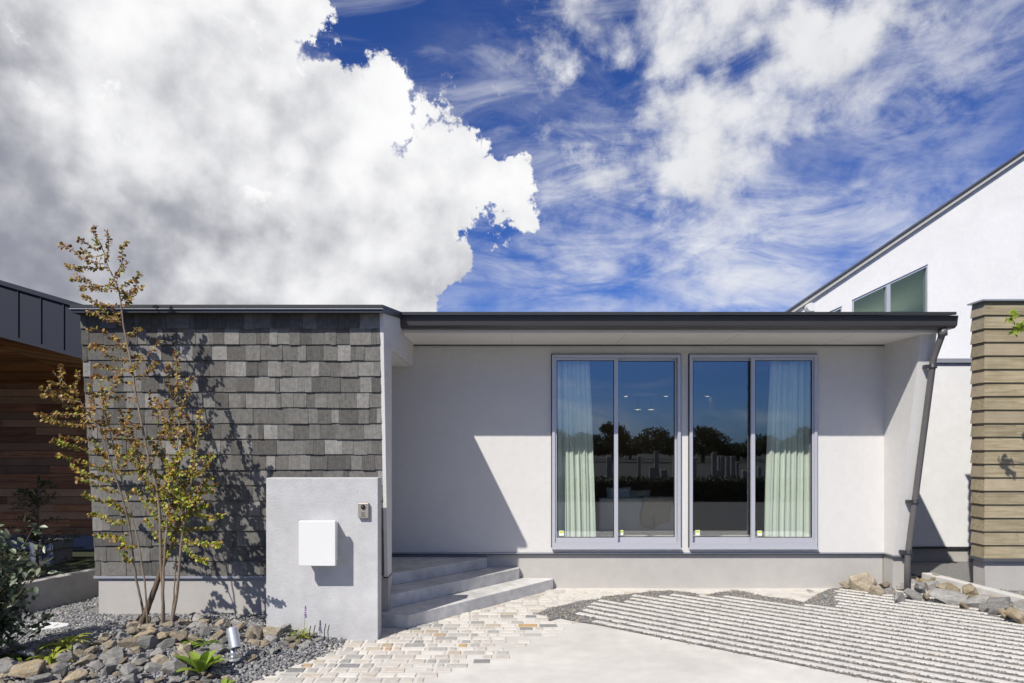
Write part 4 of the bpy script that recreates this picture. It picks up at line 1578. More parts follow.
# ------------------------------------------------------------------ rocks
def rock_mesh(seed, flat):
    r = random.Random(seed)
    bm = bmesh.new()
    for _ in range(r.randint(12, 17)):
        v = Vector((r.gauss(0, 1), r.gauss(0, 1), r.gauss(0, 1))).normalized()
        k_ = r.uniform(.8, 1.05)
        m_ = max(abs(v.x), abs(v.y), abs(v.z))
        v = v.lerp(v / m_, .5) * k_
        bm.verts.new((v.x * .5, v.y * .5 * r.uniform(.8, 1), v.z * .5 * flat))
    res = bmesh.ops.convex_hull(bm, input=bm.verts)
    bmesh.ops.delete(bm, geom=[e for e in res['geom_interior'] if isinstance(e, bmesh.types.BMVert)], context='VERTS')
    bmesh.ops.dissolve_limit(bm, angle_limit=.30, verts=bm.verts[:], edges=bm.edges[:])
    bmesh.ops.bevel(bm, geom=bm.edges[:], offset=.018, segments=1, profile=.6, affect='EDGES')
    bmesh.ops.triangulate(bm, faces=bm.faces[:])
    bmesh.ops.subdivide_edges(bm, edges=[e for e in bm.edges if e.calc_length() > .12], cuts=2)
    bmesh.ops.triangulate(bm, faces=bm.faces[:])
    for v in bm.verts:
        n_ = mnoise.noise(v.co * 7 + Vector((seed, 0, 0))) + .5 * mnoise.noise(v.co * 17 + Vector((seed, 3, 0)))
        v.co += v.co.normalized() * n_ * .022
    me = bpy.data.meshes.new('rock')
    bm.to_mesh(me)
    bm.free()
    return me


ROCKS = [rock_mesh(s, fl) for s, fl in zip(range(20, 34), [.55, .7, .6, .8, .5, .65, .75, .6, .45, .7, .6, .55, .8, .5])]
MATS = {'grey': M['rock_grey'], 'tan': M['rock_tan'], 'ochre': M['rock_ochre']}
rock_cache = {}


def rock(x, y, z, sx, sy, sz, rz, tone, label, group, tilt=.25):
    i = random.randrange(len(ROCKS))
    key = (i, tone)
    if key not in rock_cache:
        me = ROCKS[i].copy()
        me.materials.append(MATS[tone])
        rock_cache[key] = me
    o = bpy.data.objects.new('rock', rock_cache[key])
    COL.objects.link(o)
    o.location = (x, y, z)
    o.scale = (sx, sy, sz)
    o.rotation_euler = (random.gauss(0, tilt), random.gauss(0, tilt), rz)
    return tag(o, label, 'rock', group)


right = [  # px, py(centre), width px, height px, tone, label
    (846, 587, 14, 7, 'tan', 'low tan rock at the left end of the row, against the house plinth'),
    (862, 584, 26, 17, 'tan', 'large rounded pale rock second from the left end of the row'),
    (877, 591.5, 15, 8, 'tan', 'small tan rock in front of the large pale rock at the left end'),
    (877, 580.5, 17, 12, 'ochre', 'ochre wedge rock leaning on the plinth behind the row'),
    (878, 575, 8, 6, 'ochre', 'tiny ochre rock perched on top near the plinth'),
    (893, 580, 23, 14, 'tan', 'big pale tan rock against the wing wall left of the downpipe'),
    (890, 592, 15, 8, 'grey', 'dark grey rock below the big pale tan rock'),
    (903, 587, 15, 10, 'grey', 'upright grey rock at the foot of the downpipe'),
    (914, 587, 20, 12, 'grey', 'grey rock with a tan flank just right of the downpipe'),
    (911, 595.5, 27, 10, 'grey', 'long flat grey rock in front of the downpipe'),
    (925, 583.5, 17, 9, 'ochre', 'ochre rock against the end of the pale kerb'),
    (897, 594.5, 9, 6, 'ochre', 'tiny ochre rock beside the long flat grey rock'),
    (935, 588, 20, 10, 'grey', 'blue grey rock touching the pale kerb, left of the long slab'),
    (945, 597.5, 38, 14, 'grey', 'longest grey slab rock in the middle of the row'),
    (950, 588, 13, 9, 'ochre', 'small ochre rock wedged between kerb and long slab'),
    (958, 592, 9, 8, 'ochre', 'tiny ochre rock right of the long slab'),
    (970, 593, 20, 11, 'ochre', 'smooth yellowish rock on top of the row by the kerb'),
    (964, 602, 9, 6, 'grey', 'tiny grey rock at the right end of the long slab'),
    (978, 602, 26, 15, 'grey', 'broad grey rock below the smooth yellowish rock'),
    (992, 600, 18, 10, 'ochre', 'ochre rock behind the broad tilted grey rock'),
    (1003, 605, 30, 19, 'grey', 'broad tilted dark grey rock at the right of the row'),
    (1019, 598, 14, 10, 'ochre', 'yellow ochre rock at the picture edge, upper of three'),
    (1022, 607, 16, 12, 'grey', 'grey rock at the picture edge, middle of three'),
    (1005, 616, 15, 10, 'ochre', 'small ochre rock in front of the tilted dark grey rock'),
    (1018, 618.5, 24, 15, 'ochre', 'large yellow ochre rock nearest the strips at the picture edge')]
for px, py, w_, h_, tone, lab in right:
    Y0 = EYE * F / (py + h_ * .5 - HY)
    s_ = Y0 / F
    zc = max(.02, h_ * .42 * s_)
    Yc = Y0 + w_ * .2 * s_
    up = max(0, .0)
    rock((px - CX) * Yc / F, Yc, EYE - (py - HY) * Yc / F, w_ * s_ * 1.1, w_ * s_ * .9, h_ * s_ * 2.2, random.uniform(-.4, .4), tone, lab, 'rocks along the right kerb', .15)

fill = [(884, 587), (906, 580), (919, 590), (930, 594), (941, 590), (955, 597), (962, 589), (972, 598), (985, 593), (986, 608), (996, 611), (1010, 597), (1013, 610), (1022, 615), (900, 598), (927, 598), (962, 606), (890, 586), (947, 582), (978, 589), (1002, 594), (935, 581), (915, 582), (1026, 622), (1034, 612), (1040, 620)]
for px, py in fill:
    w_ = random.uniform(9, 15)
    h_ = w_ * random.uniform(.55, .8)
    Y0 = EYE * F / (py + h_ * .5 - HY)
    s_ = Y0 / F
    tone = random.choices(['grey', 'tan', 'ochre'], [.32, .38, .30])[0]
    X_ = (px - CX) * Y0 / F
    rock(X_, Y0, h_ * s_ * .5 + (.03 if py < 592 else 0), w_ * s_ * 1.2, w_ * s_, h_ * s_ * 1.9, random.uniform(0, 6.28), tone,
         'small %s filler rock between the larger ones %s' % (tone, 'by the downpipe' if px < 930 else 'along the pale kerb'), 'rocks along the right kerb', .3)

# left heap: position by scatter over the bed, larger ones first
placed = []


def try_rock(x, y, s_):
    for a, b_, r in placed:
        if (a - x) ** 2 + (b_ - y) ** 2 < ((r + s_) * .37) ** 2:
            return False
    placed.append((x, y, s_))
    return True


big = [(24, 672, 34, 22, 'ochre', 'largest ochre faced boulder in the lower left corner of the bed'),
       (3, 668, 26, 18, 'grey', 'grey boulder at the left edge beside the ochre faced boulder'),
       (108, 656, 26, 16, 'grey', 'long grey rock in the middle of the heap left of the tree'),
       (111, 664, 17, 10, 'grey', 'pale flat grey rock below the long grey rock'),
       (146, 642, 22, 14, 'grey', 'tilted blue grey rock directly under the tree stems'),
       (133, 650, 14, 12, 'tan', 'tan rock left of the tilted blue grey rock'),
       (162, 634, 17, 12, 'ochre', 'orange tan rock touching the foot of the tree'),
       (182, 654, 22, 16, 'tan', 'brown peaked rock above the bright broad leaved plant'),
       (127, 668, 15, 12, 'ochre', 'ochre block at the front edge of the heap'),
       (152, 670, 18, 13, 'grey', 'grey block at the front edge right of the ochre block'),
       (196, 639, 20, 9, 'tan', 'flat tan rock behind the small fern'),
       (253, 651, 13, 9, 'tan', 'pale angular rock right of the spotlight'),
       (270, 642, 13, 11, 'grey', 'dark rock between the spotlight and the grass tuft'),
       (248, 638, 13, 11, 'tan', 'tan rock right behind the spotlight head'),
       (93, 668, 17, 10, 'grey', 'grey rock beside the yellow leaved plant'),
       (172, 676, 24, 14, 'grey', 'dark grey rock left of the bright broad leaved plant')]
for px, py, w_, h_, tone, lab in big:
    zb_ = .12
    Y0 = (EYE - zb_) * F / (py + h_ * .4 - HY)
    for _ in range(3):
        X0 = (px - CX) * Y0 / F
        zb_ = bed_h(X0, Y0)
        Y0 = (EYE - zb_) * F / (py + h_ * .4 - HY)
    s_ = Y0 / F
    X0 = (px - CX) * Y0 / F
    placed.append((X0, Y0, w_ * s_))
    rock(X0, Y0 + .03, bed_h(X0, Y0) + h_ * s_ * .38, w_ * s_ * 1.1, w_ * s_ * .9, h_ * s_ * 1.6, random.uniform(-.5, .5), tone, lab, 'rocks in the planting bed')

band = [(0, 652), (60, 655), (100, 640), (130, 628), (180, 620), (230, 628), (262, 630), (300, 634), (340, 636), (318, 646), (285, 655), (262, 664), (240, 676), (228, 700), (-30, 700), (-40, 655)]
cnt = 0
tries = 0
names = {'grey': 'grey', 'tan': 'tan', 'ochre': 'ochre'}
while cnt < 245 and tries < 9000:
    tries += 1
    px, py = random.uniform(-30, 338), random.uniform(618, 698)
    if not inside(band, px, py):
        continue
    if 95 < px < 130 and py > 680:
        continue
    if 222 < px < 250 and 650 < py < 680:
        continue
    p = G(px, py, .13)
    p = G(px, py, bed_h(p.x, p.y))
    s_ = random.uniform(.12, .19) if cnt < 100 else random.uniform(.07, .125)
    if p.x > bnd_x(p.y) - s_ * .4 or (p.y > 5.80 and p.x > -2.2) or p.y > 6.2:
        continue
    if p.x > bnd_x(p.y) - .35:
        s_ = min(s_, .10)
    if not try_rock(p.x, p.y, s_):
        continue
    tone = random.choices(['grey', 'tan', 'ochre'], [.50, .40, .10])[0]
    size = 'medium' if s_ > .12 else 'small'
    where = 'near the letterbox wall' if px > 255 else ('in the heap under the young tree' if px > 100 else 'in front of the evergreen shrub')
    rock(p.x, p.y, bed_h(p.x, p.y) + s_ * .22, s_, s_ * random.uniform(.65, .95), s_ * random.uniform(.7, 1.1), random.uniform(0, 6.28), tone,
         '%s %s angular rock %s' % (size, names[tone], where), 'rocks in the planting bed', .3)
    cnt += 1


# ------------------------------------------------------------------ plants
def leaf(mb, p, d, n, L, W, fold=.12, round_=False):
    d = d.normalized()
    s_ = d.cross(n)
    if s_.length < 1e-4:
        s_ = d.orthogonal()
    s_.normalize()
    n = s_.cross(d)
    if round_:
        prof = ((0.0, 0.0), (.28, .85), (.62, 1.0), (.9, .55), (1.0, 0.0))
    else:
        prof = ((0.0, 0.0), (.25, .7), (.5, 1.0), (.78, .6), (1.0, 0.0))
    mid = [p + d * L * a - n * (L * .10 * a * a) for a, _ in prof]
    vs = list(mid)
    for sg in (1, -1):
        for a, w_ in prof[1:-1]:
            vs.append(p + d * L * a - n * (L * .10 * a * a) + s_ * sg * W * .5 * w_ + n * fold * W * w_)
    fs = []
    for sg, o_ in ((1, 5), (-1, 8)):
        q = [(0, o_, 1), (1, o_, o_ + 1, 2), (2, o_ + 1, o_ + 2, 3), (3, o_ + 2, 4)]
        for f_ in q:
            fs.append(f_ if sg > 0 else f_[::-1])
    mb.add(vs, fs)


def rv(s_=1.0):
    return Vector((random.gauss(0, s_), random.gauss(0, s_), random.gauss(0, s_)))


def polyline(pts, n):
    """Catmull-Rom through pts"""
    out = []
    m_ = len(pts)
    for i in range(m_ - 1):
        p0, p1, p2, p3 = pts[max(i - 1, 0)], pts[i], pts[i + 1], pts[min(i + 2, m_ - 1)]
        for k_ in range(n):
            t = k_ / n
            out.append(.5 * ((2 * p1) + (p2 - p0) * t + (2 * p0 - 5 * p1 + 4 * p2 - p3) * t * t + (3 * p1 - p0 - 3 * p2 + p3) * t ** 3))
    out.append(pts[-1].copy())
    return out


TYD = 5.58
tree = empty('young_tree', G(152, 628, .2), 'slender multi-stemmed young tree with rusty autumn leaves before the shingled wall', 'tree')


def tp(px, py, dy=0.0):
    return P(px, py, TYD + dy)


stems = [
    # (points (px,py,dy), base radius px, tip radius px, name)
    ([(137, 632, -.05), (146, 612, -.02), (155, 588, 0), (165, 560, .02), (176, 531, .04), (186, 505, .05), (192, 482, .05), (195, 455, .04), (196, 425, .04)], 5.4, 1.0, 'trunk'),
    ([(164, 632, 0), (163, 600, 0), (161, 560, -.02), (160, 520, -.03), (157, 488, -.03), (151, 468, -.04), (143, 430, -.04), (137, 400, -.03), (131, 363, -.02), (124, 328, 0), (120, 296, 0), (115, 281, 0), (107, 264, .0), (101, 245, 0), (92, 231, 0)], 2.6, .5, 'stem'),
    ([(147, 632, .03), (141, 600, .02), (135, 572, 0), (130, 530, -.04), (122, 496, -.08), (112, 467, -.12), (102, 436, -.15), (88, 413, -.18), (73, 392, -.2), (54, 373, -.22)], 1.9, .5, 'stem'),
    ([(148, 630, -.06), (146, 600, -.06), (144, 576, -.06), (139, 547, -.05), (132, 516, -.02), (121, 478, .03), (112, 440, .08), (104, 405, .1), (100, 380, .1)], 1.5, .5, 'stem'),
    ([(162, 634, -.08), (163, 590, -.07), (165, 551, -.06), (169, 505, -.03), (174, 470, 0), (179, 430, .03), (178, 390, .05), (176, 353, .06)], 2.1, .5, 'stem'),
    ([(170, 632, -.03), (177, 592, -.02), (181, 547, -.02), (185, 516, -.04), (192, 478, -.06), (198, 440, -.08), (200, 412, -.1)], 2.6, .6, 'stem'),
    ([(171, 630, .05), (174, 590, .05), (176, 560, .06), (175, 520, .1), (168, 480, .12), (160, 440, .14), (157, 405, .15)], 1.2, .5, 'stem')]
stem_curves = []
for pts_, r0, r1, nm in stems:
    c_ = polyline([tp(*q) for q in pts_], 5)
    # let the foot reach into the soil
    c_[0] = Vector((c_[0].x, c_[0].y, min(c_[0].z, bed_h(c_[0].x, c_[0].y) - .02)))
    n_ = len(c_)
    rr = [.70 * (r0 + (r1 - r0) * (i / (n_ - 1)) ** .8) * TYD / F for i in range(n_)]
    if nm == 'trunk':
        rr[0] *= 1.35
        rr[1] *= 1.15
    k = MB()
    k.tube([p + rv(.0015) for p in c_], rr, 10)
    k.build(nm, M['bark'] if nm == 'trunk' else M['pale_bark'], tree, smooth=True)
    stem_curves.append(c_)

# explicit twigs traced from the photograph: (root, tip) in pixels
twigs = [((105, 264), (60, 246)), ((107, 268), (66, 266)), ((115, 284), (70, 279)), ((116, 288), (80, 288)), ((118, 306), (82, 296)), ((121, 318), (87, 313)),
         ((121, 322), (96, 305)), ((123, 338), (88, 330)), ((126, 345), (92, 345)), ((131, 360), (90, 347)), ((133, 372), (95, 366)), ((136, 385), (92, 376)), ((138, 398), (96, 395)),
         ((106, 262), (107, 232)), ((115, 276), (127, 242)), ((118, 290), (140, 274)), ((121, 305), (143, 288)), ((121, 300), (136, 282)), ((124, 333), (141, 331)), ((133, 368), (160, 341)), ((136, 380), (156, 362)),
         ((101, 247), (78, 240)), ((103, 255), (80, 252)), ((128, 352), (112, 336)), ((99, 243), (94, 228)),
         ((73, 392), (50, 383)), ((80, 402), (40, 388)), ((85, 408), (42, 396)), ((90, 415), (37, 414)), ((98, 428), (43, 420)), ((104, 441), (60, 437)), ((108, 455), (52, 440)), ((112, 467), (58, 456)), ((118, 482), (72, 466)), ((121, 493), (76, 480)),
         ((62, 380), (60, 366)), ((75, 393), (78, 372)), ((90, 414), (92, 380)), ((100, 430), (104, 388)), ((112, 466), (92, 440)), ((125, 510), (84, 494)), ((128, 522), (90, 514)), ((130, 535), (95, 535)),
         ((178, 400), (176, 352)), ((178, 405), (168, 364)), ((178, 420), (190, 378)), ((179, 440), (165, 400)), ((176, 450), (155, 400)), ((150, 466), (120, 420)), ((158, 492), (130, 450)),
         ((143, 430), (120, 412)), ((146, 445), (112, 430)), ((152, 470), (118, 456)), ((160, 520), (135, 490)), ((160, 500), (180, 455)), ((168, 510), (195, 470)), ((185, 520), (205, 480)), ((190, 490), (213, 492)), ((186, 510), (222, 516)),
         ((195, 455), (200, 410)), ((196, 440), (206, 425)), ((178, 530), (210, 528)), ((180, 540), (220, 545)), ((170, 500), (150, 470)), ((165, 545), (145, 520)), ((182, 545), (207, 562)), ((160, 480), (190, 440)),
         ((174, 470), (150, 440)), ((170, 490), (200, 500)), ((175, 480), (185, 430)), ((160, 530), (185, 500)), ((135, 560), (118, 548)), ((176, 520), (198, 500)), ((170, 530), (150, 500)), ((186, 505), (208, 505)), ((172, 500), (182, 450)), ((165, 520), (188, 540)), ((192, 478), (212, 455)), ((195, 450), (186, 415)), ((160, 500), (140, 475)), ((180, 545), (160, 520)), ((150, 470), (165, 430)), ((132, 516), (108, 500)), ((139, 547), (112, 540)),
         ((155, 485), (175, 520)), ((163, 560), (180, 525)), ((120, 470), (138, 440)), ((112, 440), (130, 410)), ((104, 410), (118, 376)), ((157, 420), (150, 392)), ((160, 440), (172, 412))]
tw = MB()
rust, olive = MB(), MB()


def leafy(curve, dens, size, rustiness):
    n_ = len(curve)
    L = sum((curve[i + 1] - curve[i]).length for i in range(n_ - 1))
    cnt_ = max(3, int(L * dens))
    for i in range(cnt_):
        t = (i + random.random()) / cnt_
        t = .06 + .94 * t
        f_ = t * (n_ - 1)
        a = min(int(f_), n_ - 2)
        p = curve[a].lerp(curve[a + 1], f_ - a)
        d = (curve[a + 1] - curve[a]).normalized()
        side = (d.cross(Vector((0, 1, 0)))).normalized() * (1 if i % 2 else -1)
        dd = d * .5 + side * .6 + rv(.38) + Vector((0, 0, -.15))
        nn = Vector((-.3, -.45, .8)) + rv(.45)
        s_ = size * random.uniform(.7, 1.2)
        leaf(rust if random.random() < rustiness else olive, p + rv(.004), dd, nn, s_, s_ * .85, .14, True)


twig_curves = []
for (ax, ay), (bx, by) in twigs:
    # start depth from the nearest stem
    r2 = tp(ax, ay)
    best = min(((p.x - r2.x) ** 2 + (p.z - r2.z) ** 2, p.y) for c_ in stem_curves for p in c_)
    dy0 = best[1] - TYD
    dy1 = dy0 + random.gauss(0, .10)
    a, b_ = tp(ax, ay, dy0), tp(bx, by, dy1)
    m1 = a.lerp(b_, .4) + Vector((0, 0, -.02)) + rv(.012)
    m2 = a.lerp(b_, .75) + rv(.012)
    c_ = polyline([a, m1, m2, b_], 4)
    twig_curves.append((c_, by))
    tw.tube(c_, [.0042 - .003 * i / (len(c_) - 1) for i in range(len(c_))], 5)
    rust_p = .93 if by < 440 else (.5 if by < 490 else .22)
    leafy(c_, 150 if by < 420 else 195, .0285, rust_p)
    # side spurs
    L = (b_ - a).length
    for _ in range(int(L / .42)):
        t = random.uniform(.3, .9)
        p = c_[int(t * (len(c_) - 1))]
        e_ = p + ((b_ - a).normalized() * .6 + rv(.5)).normalized() * random.uniform(.05, .12)
        cc = [p, p.lerp(e_, .5) + rv(.004), e_]
        tw.tube(cc, [.002, .0016, .001], 4)
        leafy(cc, 95, .029, rust_p)
# leaves along the upper stems, tips and random short twigs inside the crown
for si, c_ in enumerate(stem_curves):
    up = c_[len(c_) // 2:]
    yy = 400 if si in (1, 2) else 480
    leafy(up[len(up) // 3:], 42, .028, .85 if si in (1, 2) else .45)
    for _ in range(7):
        p = random.choice(up[:-8])
        d = Vector((random.gauss(0, 1), random.gauss(0, .8), random.uniform(.0, 1.1))).normalized() * random.uniform(.10, .24)
        cc = [p, p + d * .5 + rv(.01), p + d]
        tw.tube(cc, [.0026, .002, .001], 4)
        zz = p.z
        leafy(cc, 135, .028, .85 if zz > 1.75 else (.6 if zz > 1.4 else .28))
for c_, by in twig_curves:
    pass
tw.build('twigs', M['pale_bark'], tree)
rust.build('rusty_foliage', M['rust_leaf'], tree)
olive.build('yellow_green_foliage', M['olive_leaf'], tree)

random.seed(31)
lv = MB()
for i in range(2600):
    q = rv(1).normalized() * random.random() ** .4
    leaf(lv, Vector((GT[0] + q.x * 1.5, GT[1] + .1 + q.y * 1.5, 3.3 + q.z * 1.35)), rv(1), Vector((0, 0, 1)) + rv(.5), random.uniform(.10, .17), random.uniform(.07, .11))
lv.build('crown', M['treeleaf'], gt)
# evergreen shrub at the left edge
p0 = G(-24, 668, .10)
sh = empty('evergreen_shrub', p0, 'glossy dark green evergreen shrub at the left edge of the planting bed', 'shrub')
tw, lv = MB(), MB()
for i in range(60):
    a_ = random.uniform(0, 6.283)
    top = Vector((p0.x + random.gauss(-.04, .17), p0.y + .05 + random.gauss(0, .18), p0.z + random.uniform(.25, 1.14)))
    base = p0 + Vector((random.gauss(0, .04), random.gauss(0, .04), 0))
    c_ = polyline([base, base.lerp(top, .5) + Vector((random.gauss(0, .04), random.gauss(0, .04), .03)), top], 6)
    tw.tube(c_, [.006 - .004 * j / 12 for j in range(13)], 5)
    for _ in range(46):
        t = random.uniform(.25, 1) ** .7
        p = c_[min(12, int(t * 12))] + rv(.045)
        leaf(lv, p, rv(1) + Vector((0, 0, .5)), Vector((-.2, -.4, .9)) + rv(.5), random.uniform(.045, .075), random.uniform(.026, .040), .15)
tw.build('branches', M['bark'], sh)
lv.build('foliage', M['shrubleaf'], sh)

# feathery conifer in the shade behind
p0 = Vector((-5.35, 7.7, .13))
cf = empty('conifer', p0, 'dim feathery green conifer standing in the shade before the cedar wall', 'tree')
tw, lv = MB(), MB()
tw.tube([p0, p0 + Vector((0, 0, .5)), p0 + Vector((.02, 0, 1.1))], [.02, .015, .005], 8)
for i in range(60):
    z = random.uniform(.15, 1.08)
    a_ = random.uniform(0, 6.283)
    L = .48 * (1.15 - z) ** .6 * random.uniform(.7, 1.1)
    s0 = p0 + Vector((0, 0, z))
    s1 = s0 + Vector((math.cos(a_) * L, math.sin(a_) * L, .10 - .12 * L))
    c_ = polyline([s0, s0.lerp(s1, .5) + Vector((0, 0, .04)), s1], 6)
    tw.tube(c_, [.005] * 12 + [.002], 4)
    for j in range(34):
        p = c_[random.randrange(2, 13)]
        leaf(lv, p, (s1 - s0).normalized() * .8 + rv(.5), Vector((0, 0, 1)) + rv(.3), random.uniform(.04, .07), .010, .1)
tw.build('trunk', M['bark'], cf)
lv.build('foliage', M['conifer'], cf)


def rosette(name, label, cat, px, py, n, L, W, mat, up, zoff=0.0, seed=1, arch=.5):
    random.seed(seed)
    p = G(px, py, .12)
    p = G(px, py, bed_h(p.x, p.y))
    p.z = bed_h(p.x, p.y) + zoff
    o = empty(name, p, label, cat)
    lv, stt = MB(), MB()
    for i in range(n):
        a_ = 6.283 * i / n * 2.4 + random.uniform(-.3, .3)
        l_ = L * random.uniform(.7, 1.1)
        out_ = Vector((math.cos(a_), math.sin(a_), 0))
        el = up * random.uniform(.6, 1.3)
        side = out_.cross(Vector((0, 0, 1)))
        m_ = 9
        vs = []
        w0 = W * random.uniform(.85, 1.1)
        pos = p.copy() + out_ * .01
        ang = el
        pts_ = [pos.copy()]
        for j in range(m_):
            pos = pos + (out_ * math.cos(ang) + Vector((0, 0, 1)) * math.sin(ang)) * l_ / m_
            ang -= arch * 2 / m_ * random.uniform(.7, 1.3)
            pts_.append(pos.copy())
        for j, q in enumerate(pts_):
            t = j / m_
            ww = w0 * .5 * (math.sin(math.pi * min(1, (t * .86 + .1)) ** 1.1) ** .8 if j < m_ else 0.02)
            if j == 0:
                ww = w0 * .08
            vs += [q + side * ww + Vector((0, 0, ww * .25)), q - Vector((0, 0, ww * .15)), q - side * ww + Vector((0, 0, ww * .25))]
        fs = []
        for j in range(m_):
            a0 = j * 3
            fs += [(a0, a0 + 1, a0 + 4, a0 + 3), (a0 + 1, a0 + 2, a0 + 5, a0 + 4)]
        lv.add(vs, fs)
    lv.build('leaves', mat, o, smooth=True)
    return o, p


rosette('broad_leaf_plant', 'bright green broad leaved rosette plant at the front of the rock heap', 'plant', 201, 681, 13, .21, .07, M['hosta'], 1.1, .02, 3, .45)
rosette('broad_leaf_plant', 'small bright green leaf clump cut by the lower picture edge', 'plant', 222, 690, 8, .11, .045, M['hosta'], .9, .0, 5, .4)
rosette('fern_clump', 'small green fern clump between the tree foot and the spotlight', 'plant', 207, 646, 26, .11, .026, M['fern'], .8, .02, 9, .7)
rosette('fern_clump', 'green weed clump behind the flat tan rock', 'plant', 192, 642, 14, .09, .03, M['hosta'], .6, .02, 11, .5)
rosette('moss_tuft', 'dark green tuft at the foot of the leaning trunk', 'plant', 134, 630, 30, .07, .012, M['fern'], .7, .0, 13, .7)
o, p = rosette('grass_tuft', 'yellow green grass tuft with a violet flower spike at the letterbox wall', 'plant', 300, 645, 44, .15, .009, M['yellowgreen'], 1.15, .0, 15, .8)
k = MB()
q = p + Vector((.02, .04, 0))
k.tube([q, q + Vector((.005, .01, .15)), q + Vector((.01, .012, .2))], [.002, .002, .0015], 5)
k.build('stalk', M['yellowgreen'], o)
k = MB()
for i in range(60):
    h_ = random.random()
    a_ = random.uniform(0, 6.28)
    c_ = q + Vector((.01 + .008 * math.cos(a_) * (1.1 - h_), .012 + .008 * math.sin(a_) * (1.1 - h_), .17 + .10 * h_))
    k.tube([c_, c_ + Vector((.003 * math.cos(a_), .003 * math.sin(a_), .004))], .0032, 5)
k.build('flower_spike', M['violet'], o)
for lab, dots in (('pair of thin dark bent sticks right of the grass tuft', ((0.075, .0), (.11, .01))), ('pair of thin dark upright sticks before the letterbox wall', ((.20, .0), (.225, .02)))):
    base = p + Vector((dots[0][0], .05, 0))
    o2 = empty('dark_sticks', base, lab, 'sticks')
    for dx, dy in dots:
        k = MB()
        s0 = Vector((p.x + dx, p.y + .05 + dy, .0))
        k.tube([s0, s0 + Vector((-.01, 0, .06)), s0 + Vector((-.012, .0, .11)), s0 + Vector((.0, 0, .15 + .03 * random.random()))], .0042, 6)
        k.build('stick', M['seal'], o2)
rosette('yellow_leaf_plant', 'yellow green drooping leaf plant among the rocks at lower left', 'plant', 52, 664, 30, .20, .032, M['yellowgreen'], .75, .02, 21, .9)
rosette('yellow_leaf_plant', 'yellow tipped upright plant behind the drooping leaf plant', 'plant', 66, 651, 20, .20, .036, M['yellowgreen'], 1.0, .03, 23, .9)
rosette('low_leaf_plant', 'low yellowish plant lying against the ochre faced boulder', 'plant', 16, 662, 20, .16, .03, M['fern'], .45, .03, 25, .6)
rosette('dark_leaf_plant', 'dark green low plant in the shade at the foot of the evergreen shrub', 'plant', 34, 650, 30, .14, .03, M['shrubleaf'], .7, .0, 27, .8)
rosette('dark_leaf_plant', 'dark leafy clump behind the yellow tipped plant', 'plant', 85, 648, 24, .11, .03, M['shrubleaf'], .7, .0, 29, .8)
random.seed(99)

# garden spotlight
p = G(233, 663, .06)
DZ = bed_h(p.x, p.y) - .012
gp = empty('garden_spotlight', (p.x, p.y, DZ + .03), 'silver cylindrical garden spotlight on a round foot among the rocks', 'lamp')
k = MB(); k.tube([(p.x, p.y, DZ + .030), (p.x, p.y, DZ + .044)], .052, 28); k.build('foot', M['silver'], gp, bevel=.003)
k = MB(); k.tube([(p.x, p.y, DZ + .0445), (p.x, p.y, DZ + .115)], [.022, .017], 20); k.build('stem', M['silver'], gp, smooth=True)
h0, h1 = Vector((p.x + .028, p.y - .02, DZ + .125)), Vector((p.x - .022, p.y + .03, DZ + .262))
ax = (h1 - h0).normalized()
k = MB()
k.tube([h0, h0 + ax * .004, h0 + ax * .006, h1 - ax * .01, h1], [.039, .041, .041, .041, .036], 28)
k.build('head', M['silver'], gp, bevel=.002)
k = MB(); k.tube([h0 - ax * .0005, h0 - ax * .006], [.033, .033], 24); k.build('lens', M['black'], gp)
k = MB(); k.box((p.x - .012, p.y - .012, DZ + .1155), (p.x + .012, p.y + .012, DZ + .16)); k.build('yoke', M['silver'], gp, bevel=.003)

# maple branch reaching in at the right edge from a tree outside the picture
mp = empty('maple', (5.75, 5.8, .05), 'fresh green maple whose twig reaches in before the timber screen', 'tree')
tw, lv = MB(), MB()
tr_ = polyline([Vector((5.75, 5.8, .03)), Vector((5.7, 5.85, 1.3)), Vector((5.62, 6.0, 2.2)), Vector((5.6, 6.1, 3.2))], 6)
k = MB(); k.tube(tr_, [.035 - .001 * i for i in range(len(tr_))], 8); k.build('trunk', M['bark'], mp, smooth=True)


def maple_leaf(mb, p, s_):
    d = Vector((random.gauss(0, .5), random.gauss(0, .5), -.5))
    n = Vector((-.4, -.6, .6)) + rv(.3)
    d.normalize()
    sd = d.cross(n).normalized()
    for a_ in (-1.1, -.55, 0, .55, 1.1):
        dd = d * math.cos(a_) + sd * math.sin(a_)
        leaf(mb, p, dd, n, s_ * (1 - .25 * abs(a_)), s_ * .32, .1)


tips = [(1010, 318), (1016, 326), (1022, 322), (1013, 312), (1019, 330)]
for px, py in tips:
    e_ = P(px, py, 6.5 + random.uniform(-.12, .12))
    r_ = Vector((5.62, 6.05, 2.6))
    c_ = polyline([r_, r_.lerp(e_, .5) + Vector((0, .05, .16)), e_], 6)
    tw.tube(c_, [.006 - .0004 * i for i in range(13)], 5)
    for q in range(5):
        maple_leaf(lv, e_ + rv(.025), .055)
for i in range(40):
    s0 = random.choice(tr_[9:])
    e_ = s0 + Vector((random.uniform(-.05, 1.2), random.uniform(-.9, .3), random.uniform(-.1, .8)))
    if e_.x / e_.y < .79:
        continue
    c_ = polyline([s0, s0.lerp(e_, .5) + Vector((0, 0, .08)), e_], 5)
    tw.tube(c_, [.006 - .0004 * i for i in range(11)], 5)
    for q in range(22):
        maple_leaf(lv, c_[random.randrange(4, 11)] + rv(.05), .055)
